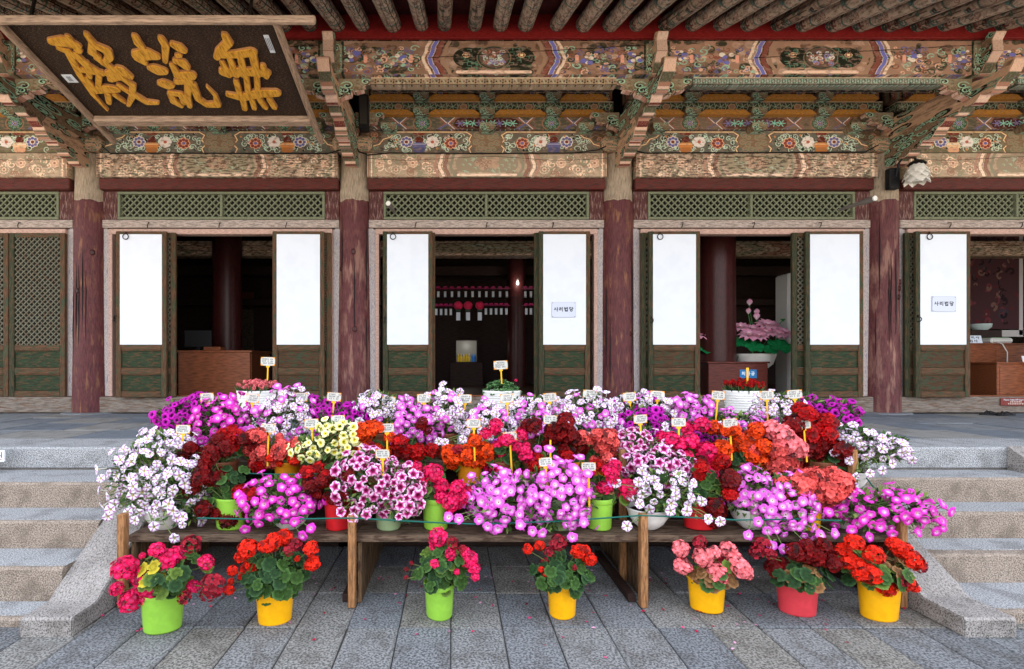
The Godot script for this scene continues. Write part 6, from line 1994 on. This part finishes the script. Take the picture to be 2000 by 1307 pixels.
# ---------------------------------------------------------------- what stands inside the hall
func inside() -> void:
	# counter and screen in the left doorway
	var c := thing("reception_counter", "brown wooden counter just inside the left doorway", "counter", Vector3(-3.6, 0.951, -8.4))
	part(c, "front_panel", bx(Vector3(0.06, 0.32, 0.42), Vector3(1.06, 0.64, 0.03), 0.004), M.desk)
	part(c, "side_panel", bx(Vector3(0.585, 0.32, 0.0), Vector3(0.03, 0.64, 0.8), 0.004), M.desk)
	part(c, "side_panel", bx(Vector3(-0.48, 0.32, 0.0), Vector3(0.03, 0.64, 0.8), 0.004), M.desk)
	part(c, "top", bx(Vector3(0.05, 0.655, 0), Vector3(1.14, 0.03, 0.9), 0.006), M.desk)
	var mo := thing("monitor", "black computer monitor on the counter in the left doorway", "monitor", Vector3(-3.96, 1.622, -8.35))
	part(mo, "screen", bx(Vector3(0, 0.19, 0), Vector3(0.42, 0.26, 0.03), 0.006), M.black)
	part(mo, "neck", bx(Vector3(0, 0.04, -0.02), Vector3(0.05, 0.08, 0.03), 0.004), M.black)
	part(mo, "foot", bx(Vector3(0, 0.006, 0), Vector3(0.2, 0.012, 0.14), 0.003), M.black)
	part(mo, "wooden_stand", bx(Vector3(0.3, 0.03, 0.1), Vector3(0.26, 0.06, 0.2), 0.01), M.desk)
	# paper lanterns in two rows, three round red ones among them
	var pinkm := mat(rgb(214, 34, 116), 0.8)
	pinkm.backlight_enabled = true
	pinkm.backlight = Color(0.5, 0.5, 0.5)
	var redm := mat(rgb(224, 40, 84), 0.7)
	redm.backlight_enabled = true
	redm.backlight = Color(0.5, 0.5, 0.5)
	var cap := MB.new()
	for k in 8:
		var a := TAU * k / 8
		var rows := []
		for i in 4:
			var f := i / 3.0
			var line := PackedVector3Array()
			for j in 3:
				var s := (j - 1) * 0.45 * (1.0 - 0.7 * f * f)
				line.append(Vector3(sin(a + s) * (0.03 + 0.055 * f), -0.015 - 0.05 * sin(f * 2.2), cos(a + s) * (0.03 + 0.055 * f)))
			rows.append(line)
		cap.skin(rows, false)
	var capm := cap.mesh()
	var tagm := bx(Vector3(0, -0.17, 0), Vector3(0.045, 0.12, 0.003)).mesh()
	var wire := bx(Vector3(0, -0.06, 0), Vector3(0.004, 0.13, 0.004)).mesh()
	var proto: Node3D = null
	var ordn := ["first", "second", "third", "fourth", "fifth", "sixth", "seventh", "eighth", "ninth", "tenth", "eleventh", "twelfth", "thirteenth", "fourteenth", "fifteenth"]
	var spots := []
	for k in 11:
		spots.append([856 + 13.4 * k, 561, 10.4])
	for k in 4:
		spots.append([852 + 9.5 * k, 595, 10.2])
	for k in 5:
		spots.append([949 + 10.0 * k, 594, 10.2])
	for k in 2:
		spots.append([1026 + 11 * k, 561, 10.4])
		spots.append([1028 + 9 * k, 594, 10.2])
	for s in spots:
		var l: Node3D
		if proto == null:
			proto = thing("lotus_lantern", "", "lantern", Vector3.ZERO, "small lanterns with name slips")
			part(proto, "petals", capm, pinkm)
			part(proto, "name_slip", tagm, M.paper)
			part(proto, "cord", wire, M.black)
			l = proto
		else:
			l = proto.duplicate()
			l.name = "lotus_lantern"
			add_child(l, true)
		l.set_meta("label", "magenta lotus lantern in the middle doorway, %s of the %s row" % [ordn[spots.filter(func(q): return (q[1] < 580) == (s[1] < 580) and q[0] <= s[0]).size() - 1], "upper" if s[1] < 580 else "lower"])
		l.position = P(s[0], s[1], s[2]) + Vector3(0, 0.03, 0)
	for k in 3:
		var lab: String = "round red paper lantern, %s of the three inside the middle doorway" % ["left one", "middle one", "right one"][k]
		var l := thing("round_lantern", lab, "lantern", P([895, 914, 937][k], 597, 10.0), "round red lanterns")
		var b := MB.new()
		var prof := []
		for i in 13:
			var a := PI * (0.06 + 0.88 * i / 12.0)
			prof.append(Vector2(sin(a) * 0.084 * (1.0 + 0.02 * (i % 2)), cos(a) * 0.08))
		b.lathe(Vector3.ZERO, prof, 20)
		part(l, "globe", b, redm)
		part(l, "green_collar", bx(Vector3(0, -0.09, 0), Vector3(0.09, 0.03, 0.09), 0.008), mat(rgb(60, 90, 70), 0.8))
		part(l, "name_slip", bx(Vector3(0, -0.2, 0), Vector3(0.075, 0.15, 0.003)), M.paper)
	for y in [P(0, 553, 10.4).y, P(0, 586, 10.2).y]:
		var b := MB.new()
		var dd: float = 10.4 if y > P(0, 570, 10.3).y else 10.2
		b.tube([Vector3(-1.6, y + 0.06, -dd), Vector3(0.5, y + 0.05, -dd), Vector3(2.4, y + 0.07, -dd)], [0.004], 4)
		tag(part(self, "lantern_wire", b, M.black), ["upper wire that carries a row of small lanterns", "lower wire that carries small and round lanterns"][0 if dd > 10.3 else 1], "wire")
	# lit bulb
	var bl := thing("ceiling_bulb", "small white lit bulb hanging beside the inner column", "light bulb", P(1011, 552, 10.9))
	var gm := mat(Color.WHITE, 0.5)
	gm.emission_enabled = true
	gm.emission = Color(1.0, 0.98, 0.94)
	gm.emission_energy_multiplier = 0.8
	var bb := MB.new()
	bb.lathe(Vector3.ZERO, [Vector2(0.01, 0.05), Vector2(0.02, 0.02), Vector2(0.03, -0.015), Vector2(0.024, -0.04), Vector2(0.004, -0.05)], 14)
	part(bl, "glass", bb, gm)
	part(bl, "cap", bx(Vector3(0, 0.09, 0), Vector3(0.04, 0.06, 0.04), 0.006), M.steel)
	var om := OmniLight3D.new()
	om.name = "bulb_light"
	om.light_energy = 0.02
	om.light_size = 0.04
	om.omni_range = 12.0
	om.shadow_enabled = true
	om.position = Vector3(0, -0.01, 0)
	bl.add_child(om)
	# lit display case with yellow and blue bottles
	var dc := thing("display_case", "small lit display case with rows of yellow and blue bottles deep in the middle doorway", "display case", P(911, 686, 11.6))
	var em := mat(rgb(90, 88, 82), 0.6)
	em.emission_enabled = true
	em.emission = Color(0.62, 0.60, 0.55)
	em.emission_energy_multiplier = 0.07
	part(dc, "lit_back", bx(Vector3(0, 0.0, -0.1), Vector3(0.44, 0.46, 0.01)), em)
	for s in [[-0.23, 0, 0.02, 0.5], [0.23, 0, 0.02, 0.5], [0, 0.24, 0.48, 0.02], [0, -0.24, 0.48, 0.02]]:
		part(dc, "frame", bx(Vector3(s[0], s[1], 0), Vector3(s[2], s[3], 0.22), 0.004), M.darkwood)
	part(dc, "cabinet", bx(Vector3(0, -0.55, 0), Vector3(0.7, 0.6, 0.3), 0.006), M.darkwood)
	for k in 7:
		var col: Color = rgb(240, 200, 20) if k < 5 else rgb(30, 130, 220)
		var b := MB.new()
		b.lathe(Vector3(-0.18 + 0.06 * k, -0.23, 0.02), [Vector2(0.026, 0.0), Vector2(0.027, 0.1), Vector2(0.01, 0.14), Vector2(0.01, 0.17)], 10)
		part(dc, "bottle", b, mat(col, 0.3))
	var ol := OmniLight3D.new()
	ol.name = "case_light"
	ol.light_energy = 0.007
	ol.light_size = 0.06
	ol.omni_range = 12.0
	ol.shadow_enabled = true
	ol.position = Vector3(0, 0.12, 0.03)
	dc.add_child(ol)
	# the right doorway: chest, lotus vases, cooler
	var ch := thing("offering_chest", "low red brown chest with a blue card, inside the third doorway", "chest", Vector3(4.02, 0.951, -7.75))
	part(ch, "body", bx(Vector3(0, 0.24, 0), Vector3(0.84, 0.48, 0.34), 0.008), M.desk_dark)
	part(ch, "lid", bx(Vector3(0, 0.49, 0), Vector3(0.88, 0.025, 0.38), 0.005), M.desk_dark)
	var cim := canvas(120, 60, rgb(44, 122, 180))
	glyphs(cim, ["ui", "sa", "gong"], 14, 14, 28, 4, 2.5, Color(0.9, 0.93, 0.96))
	var cm := mat(Color.WHITE, 0.6)
	cm.albedo_texture = tex(cim)
	var cb := MB.new()
	cb.painted(0.02, 0.26, 0.27, 0.39, 0.172, 0.176)
	part(ch, "blue_card", cb, cm)
	var ac := thing("air_conditioner", "tall white floor-standing air conditioner behind the right leaf of the third doorway", "air conditioner", Vector3(5.62, 0.951, -8.75))
	part(ac, "cabinet", bx(Vector3(0, 0.96, 0), Vector3(0.56, 1.92, 0.36), 0.03), M.glassy_white)
	part(ac, "control_panel", bx(Vector3(-0.12, 1.36, 0.185), Vector3(0.2, 0.22, 0.012), 0.004), mat(rgb(130, 136, 140), 0.4))
	part(ac, "control_panel", bx(Vector3(-0.12, 0.5, 0.185), Vector3(0.12, 0.06, 0.012), 0.004), mat(rgb(130, 136, 140), 0.4))
	for k in 6:
		part(ac, "vent_slat", bx(Vector3(0, 1.7 + 0.025 * k, 0.184), Vector3(0.44, 0.01, 0.012), 0.002), M.steel)
	lotus_vase(Vector3(X(1475, 8.15), 0.951, -8.15), "pink lotus arrangement in a white pedestal vase beside the chest in the third doorway")
	lotus_vase(Vector3(X(1330, 8.3), 0.951, -8.3), "pink lotus arrangement mostly hidden by the left door leaf of the third doorway")
	# the rightmost doorway
	var th := thing("hanging_painting", "dark scroll painting with a pale border hanging in the rightmost doorway", "painting", Vector3(9.75, 1.9, -9.85))
	rng.seed = 71
	var im := canvas(256, 400, rgb(70, 42, 46))
	for k in 150:
		curl(im, rng.randf() * 256, rng.randf() * 400, rng.randf_range(8, 22), rng.randf() * TAU, rng.randf_range(-0.9, 0.9), rng.randf_range(2.0, 5.0), [Color(0.36, 0.14, 0.16), Color(0.45, 0.33, 0.30), Color(0.12, 0.09, 0.12), Color(0.24, 0.21, 0.25), Color(0.42, 0.20, 0.22), Color(0.16, 0.10, 0.12)][k % 6])
	var tm := mat(Color.WHITE, 0.9)
	tm.albedo_texture = tex(im)
	var tb := MB.new()
	tb.painted(-0.62, 0.62, 0.16, 2.2, -0.004, 0.004)
	part(th, "canvas", tb, tm)
	var wm := mat(rgb(190, 186, 184), 0.9)
	for s in [[-0.66, 1.15, 0.07, 2.2], [0.66, 1.15, 0.07, 2.2], [0, 0.08, 1.4, 0.12]]:
		part(th, "border", bx(Vector3(s[0], s[1], -0.004), Vector3(s[2], s[3], 0.006)), wm)
	for k in 2:
		var dk := thing("wooden_desk", ["tall brown desk with papers on top, in the rightmost doorway", "lower brown desk nearer the threshold in the rightmost doorway"][k], "desk", Vector3([8.2, 8.05][k], 0.951, [-8.35, -7.75][k]))
		var w: float = [0.95, 0.84][k]
		var h: float = [0.76, 0.47][k]
		part(dk, "body", bx(Vector3(0, h / 2, 0), Vector3(w, h, 0.42), 0.006), M.desk)
		part(dk, "top", bx(Vector3(0, h + 0.012, 0), Vector3(w + 0.04, 0.024, 0.46), 0.004), M.desk)
		part(dk, "door_panel", bx(Vector3(-w * 0.24, h / 2, 0.212), Vector3(w * 0.44, h * 0.86, 0.01), 0.004), M.desk)
		part(dk, "door_panel", bx(Vector3(w * 0.24, h / 2, 0.212), Vector3(w * 0.44, h * 0.86, 0.01), 0.004), M.desk)
	var sim := canvas(160, 60, Color(0.93, 0.92, 0.93))
	glyphs(sim, ["kkot", "gong", "yang"], 18, 14, 34, 8, 2.5, rgb(190, 50, 90))
	var sgm := mat(Color.WHITE, 0.6)
	sgm.albedo_texture = tex(sim)
	var sg := MB.new()
	sg.painted(-0.14, 0.14, 0.0, 0.09, -0.003, 0.003)
	tag(part(self, "desk_sign", sg, sgm, Transform3D(Basis(Vector3(1, 0, 0), -0.25), Vector3(8.22, 1.447, -7.62))), "white tent card with pink characters on the lower desk", "sign")
	var sim2 := canvas(160, 90, Color(0.88, 0.91, 0.95))
	glyphs(sim2, ["ui", "ri", "sa"], 20, 8, 34, 8, 2.5, rgb(40, 50, 80))
	glyphs(sim2, ["beop", "sa"], 40, 48, 34, 8, 2.5, rgb(40, 50, 80))
	var sgm2 := mat(Color.WHITE, 0.6)
	sgm2.albedo_texture = tex(sim2)
	var sg2 := MB.new()
	sg2.painted(-0.13, 0.13, 0.0, 0.12, -0.003, 0.003)
	tag(part(self, "desk_sign", sg2, sgm2, Transform3D(Basis(Vector3(1, 0, 0), -0.25), Vector3(7.93, 1.737, -8.18))), "pale blue tent card at the left end of the tall desk", "sign")
	var pr := thing("label_printer", "white and green device with a dangling cable on the tall desk", "printer", Vector3(8.38, 1.737, -8.32))
	part(pr, "case", bx(Vector3(0, 0.04, 0), Vector3(0.34, 0.08, 0.26), 0.025), M.glassy_white)
	part(pr, "green_strip", bx(Vector3(0.02, 0.083, 0), Vector3(0.26, 0.012, 0.16), 0.004), mat(rgb(120, 170, 110), 0.5))
	var cab := MB.new()
	cab.tube([Vector3(-0.1, 0.02, 0.12), Vector3(-0.12, -0.02, 0.24), Vector3(-0.06, -0.14, 0.25), Vector3(-0.05, -0.3, 0.24)], [0.008], 6)
	part(pr, "cable", cab, M.glassy_white)
	var bw := thing("glass_bowl", "clear plastic bowl at the back of the tall desk", "bowl", Vector3(8.46, 1.96, -8.62))
	var bwl := MB.new()
	bwl.lathe(Vector3.ZERO, [Vector2(0.08, 0.0), Vector2(0.13, 0.05), Vector2(0.14, 0.1), Vector2(0.135, 0.1)], 20)
	part(bw, "bowl", bwl, mat(rgb(196, 210, 206), 0.3))
	part(bw, "box_below", bx(Vector3(0, -0.49, 0), Vector3(0.5, 0.98, 0.2), 0.01), M.darkwood)

func lotus_vase(at: Vector3, label: String) -> void:
	rng.seed = hash(label)
	var o := thing("lotus_arrangement", label, "flower arrangement", at)
	var v := MB.new()
	v.lathe(Vector3.ZERO, [Vector2(0.15, 0.0), Vector2(0.155, 0.02), Vector2(0.10, 0.06), Vector2(0.075, 0.15), Vector2(0.08, 0.3), Vector2(0.12, 0.36), Vector2(0.24, 0.47), Vector2(0.275, 0.58), Vector2(0.29, 0.62), Vector2(0.27, 0.622), Vector2(0.25, 0.58)], 40)
	part(o, "vase", v, M.glassy_white)
	var k8 := 8.15 / F / 2.5
	for q in [[640, 850, 46, 0.25], [750, 848, 60, 0.28], [590, 825, 42, 0.1], [815, 832, 44, 0.05], [690, 830, 50, -0.1], [700, 862, 40, 0.3]]:
		var b := MB.new()
		var rows := []
		var cols := []
		for r in 5:
			var f := 0.03 + r / 4.0 * 0.97
			var ring := PackedVector3Array()
			var cr := PackedColorArray()
			for j in 24:
				var a := TAU * j / 24
				ring.append(Vector3(cos(a) * f, 0.22 * f * f * (1.0 + 0.5 * sin(a * 6.0) * f) - 0.1 * f, sin(a) * f))
				cr.append(vary(rgb(24, 118, 66) if j % 3 else rgb(36, 138, 80), 0.06))
			rows.append(ring)
			cols.append(cr)
		b.skin(rows, true, cols)
		var p := Vector3((q[0] - 688) * k8, Y(340 + q[1] / 2.5, 8.15) - 0.951, q[3])
		part(o, "lotus_leaf", b, M.leaf, Transform3D(facing(Vector3(p.x * 0.6, 0.8, 0.6), 0.0, q[2] * 0.9 * k8), p))
	for q in [[625, 795, 52, 0.2], [712, 748, 56, 0.16], [770, 742, 46, 0.0], [695, 782, 42, 0.24], [788, 785, 52, 0.18], [618, 752, 42, 0.0], [660, 765, 44, 0.1], [745, 790, 44, 0.26], [655, 800, 46, 0.26]]:
		var p := Vector3((q[0] - 688) * k8, Y(340 + q[1] / 2.5, 8.15) - 0.951, q[3])
		lotus(o, p, q[2] * k8 * 0.95, 1.0, Vector3(p.x * 0.8, 1, 0.55))
	for q in [[660, 642, 22, 0.0], [646, 685, 20, 0.05], [695, 688, 21, 0.0], [680, 714, 24, 0.08]]:
		var p := Vector3((q[0] - 688) * k8, Y(340 + q[1] / 2.5, 8.15) - 0.951, q[3])
		lotus(o, p, q[2] * k8 * 1.2, 0.25, Vector3(0, 1, 0.1))
		var s := MB.new()
		s.tube([Vector3((670 - 688) * k8, 0.62, 0.03), p.lerp(Vector3(0, 0.62, 0), 0.4) + Vector3(0.01, 0, 0), p], [0.008, 0.007, 0.006], 6)
		part(o, "stem", s, mat(rgb(70, 120, 60), 0.6))
	var pod := MB.new()
	var pp := Vector3((820 - 688) * k8, Y(340 + 712 / 2.5, 8.15) - 0.951, 0.02)
	pod.lathe(pp, [Vector2(0.006, -0.03), Vector2(0.03, 0.0), Vector2(0.032, 0.012), Vector2(0.004, 0.014)], 12)
	pod.tube([Vector3(0.05, 0.66, 0.0), pp.lerp(Vector3(0.05, 0.66, 0), 0.4), pp], [0.006], 5)
	part(o, "seed_pod", pod, mat(rgb(52, 124, 60), 0.6))

func lotus(o: Node3D, at: Vector3, R: float, open: float, up: Vector3) -> void:
	var b := MB.new()
	for ring in 3:
		var n: int = [10, 8, 6][ring]
		var lift: float = [0.25, 0.75, 1.15][ring]
		if open < 0.5:
			lift = [1.2, 1.35, 1.45][ring]
		var L: float = R * [1.0, 0.85, 0.6][ring]
		for k in n:
			var a := TAU * (k + 0.5 * ring) / n
			var rows := []
			var cols := []
			for i in 6:
				var f := i / 5.0
				var w := L * 0.26 * sin(PI * (0.12 + 0.86 * f)) * (1.0 if f < 0.95 else 0.4)
				var ang: float = lift + (0.5 - f) * 0.5
				var r := L * f * cos(ang) + 0.1 * R
				var y := L * f * sin(ang)
				if open < 0.5:
					r = L * 0.42 * sin(PI * f) + 0.01 * R
					y = L * 1.25 * f
				var line := PackedVector3Array()
				var cr := PackedColorArray()
				for j in 3:
					var s := (j - 1) * w
					line.append(Vector3(cos(a) * r - sin(a) * s, y + absf(s) * 0.3, sin(a) * r + cos(a) * s))
					cr.append(vary(rgb(250, 228, 236).lerp(rgb(232, 136, 172), pow(f, 1.3)), 0.04))
				rows.append(line)
				cols.append(cr)
			b.skin(rows, false, cols)
	b.col = rgb(220, 190, 60)
	b.lathe(Vector3(0, R * 0.08, 0), [Vector2(R * 0.12, 0), Vector2(R * 0.16, R * 0.14), Vector2(0.001, R * 0.16)], 10)
	part(o, "lotus_flower", b, M.petal, Transform3D(facing(up, 0.3, 1.0), at))


# ---------------------------------------------------------------- the scene
func _ready() -> void:
	var cam := Camera3D.new()
	cam.name = "camera"
	cam.position = Vector3(0, EYE, 0)
	cam.near = 0.1
	cam.far = 600.0
	cam.projection = Camera3D.PROJECTION_FRUSTUM
	cam.size = 1307.0 / F * cam.near
	cam.frustum_offset = Vector2(115.0, 57.5) / F * cam.near
	add_child(cam)
	cam.current = true
	var e := Environment.new()
	e.background_mode = Environment.BG_SKY
	var sky := ProceduralSkyMaterial.new()
	sky.sky_top_color = Color(0.84, 0.88, 0.94)
	sky.sky_horizon_color = Color(0.99, 0.985, 0.98)
	sky.sky_curve = 0.12
	sky.ground_bottom_color = Color(0.45, 0.43, 0.40)
	sky.ground_horizon_color = Color(0.70, 0.70, 0.70)
	e.sky = Sky.new()
	e.sky.sky_material = sky
	e.tonemap_mode = Environment.TONE_MAPPER_LINEAR
	e.tonemap_exposure = 3.9
	e.sdfgi_enabled = true
	e.ssao_enabled = true
	e.ssil_enabled = true
	var we := WorldEnvironment.new()
	we.name = "world_environment"
	we.environment = e
	add_child(we)
	var sun := DirectionalLight3D.new()
	sun.name = "sun"
	sun.light_energy = 1.5
	sun.light_color = Color(1.0, 0.96, 0.9)
	sun.light_angular_distance = 0.6
	sun.shadow_enabled = true
	sun.look_at_from_position(Vector3.ZERO, Vector3(0.22, -1.0, 0.6), Vector3.UP)
	add_child(sun)
	make_materials()
	ground()
	hall()
	stand()
	name_board()
	plants()
	planters()
	tags()
	fittings()
	inside()
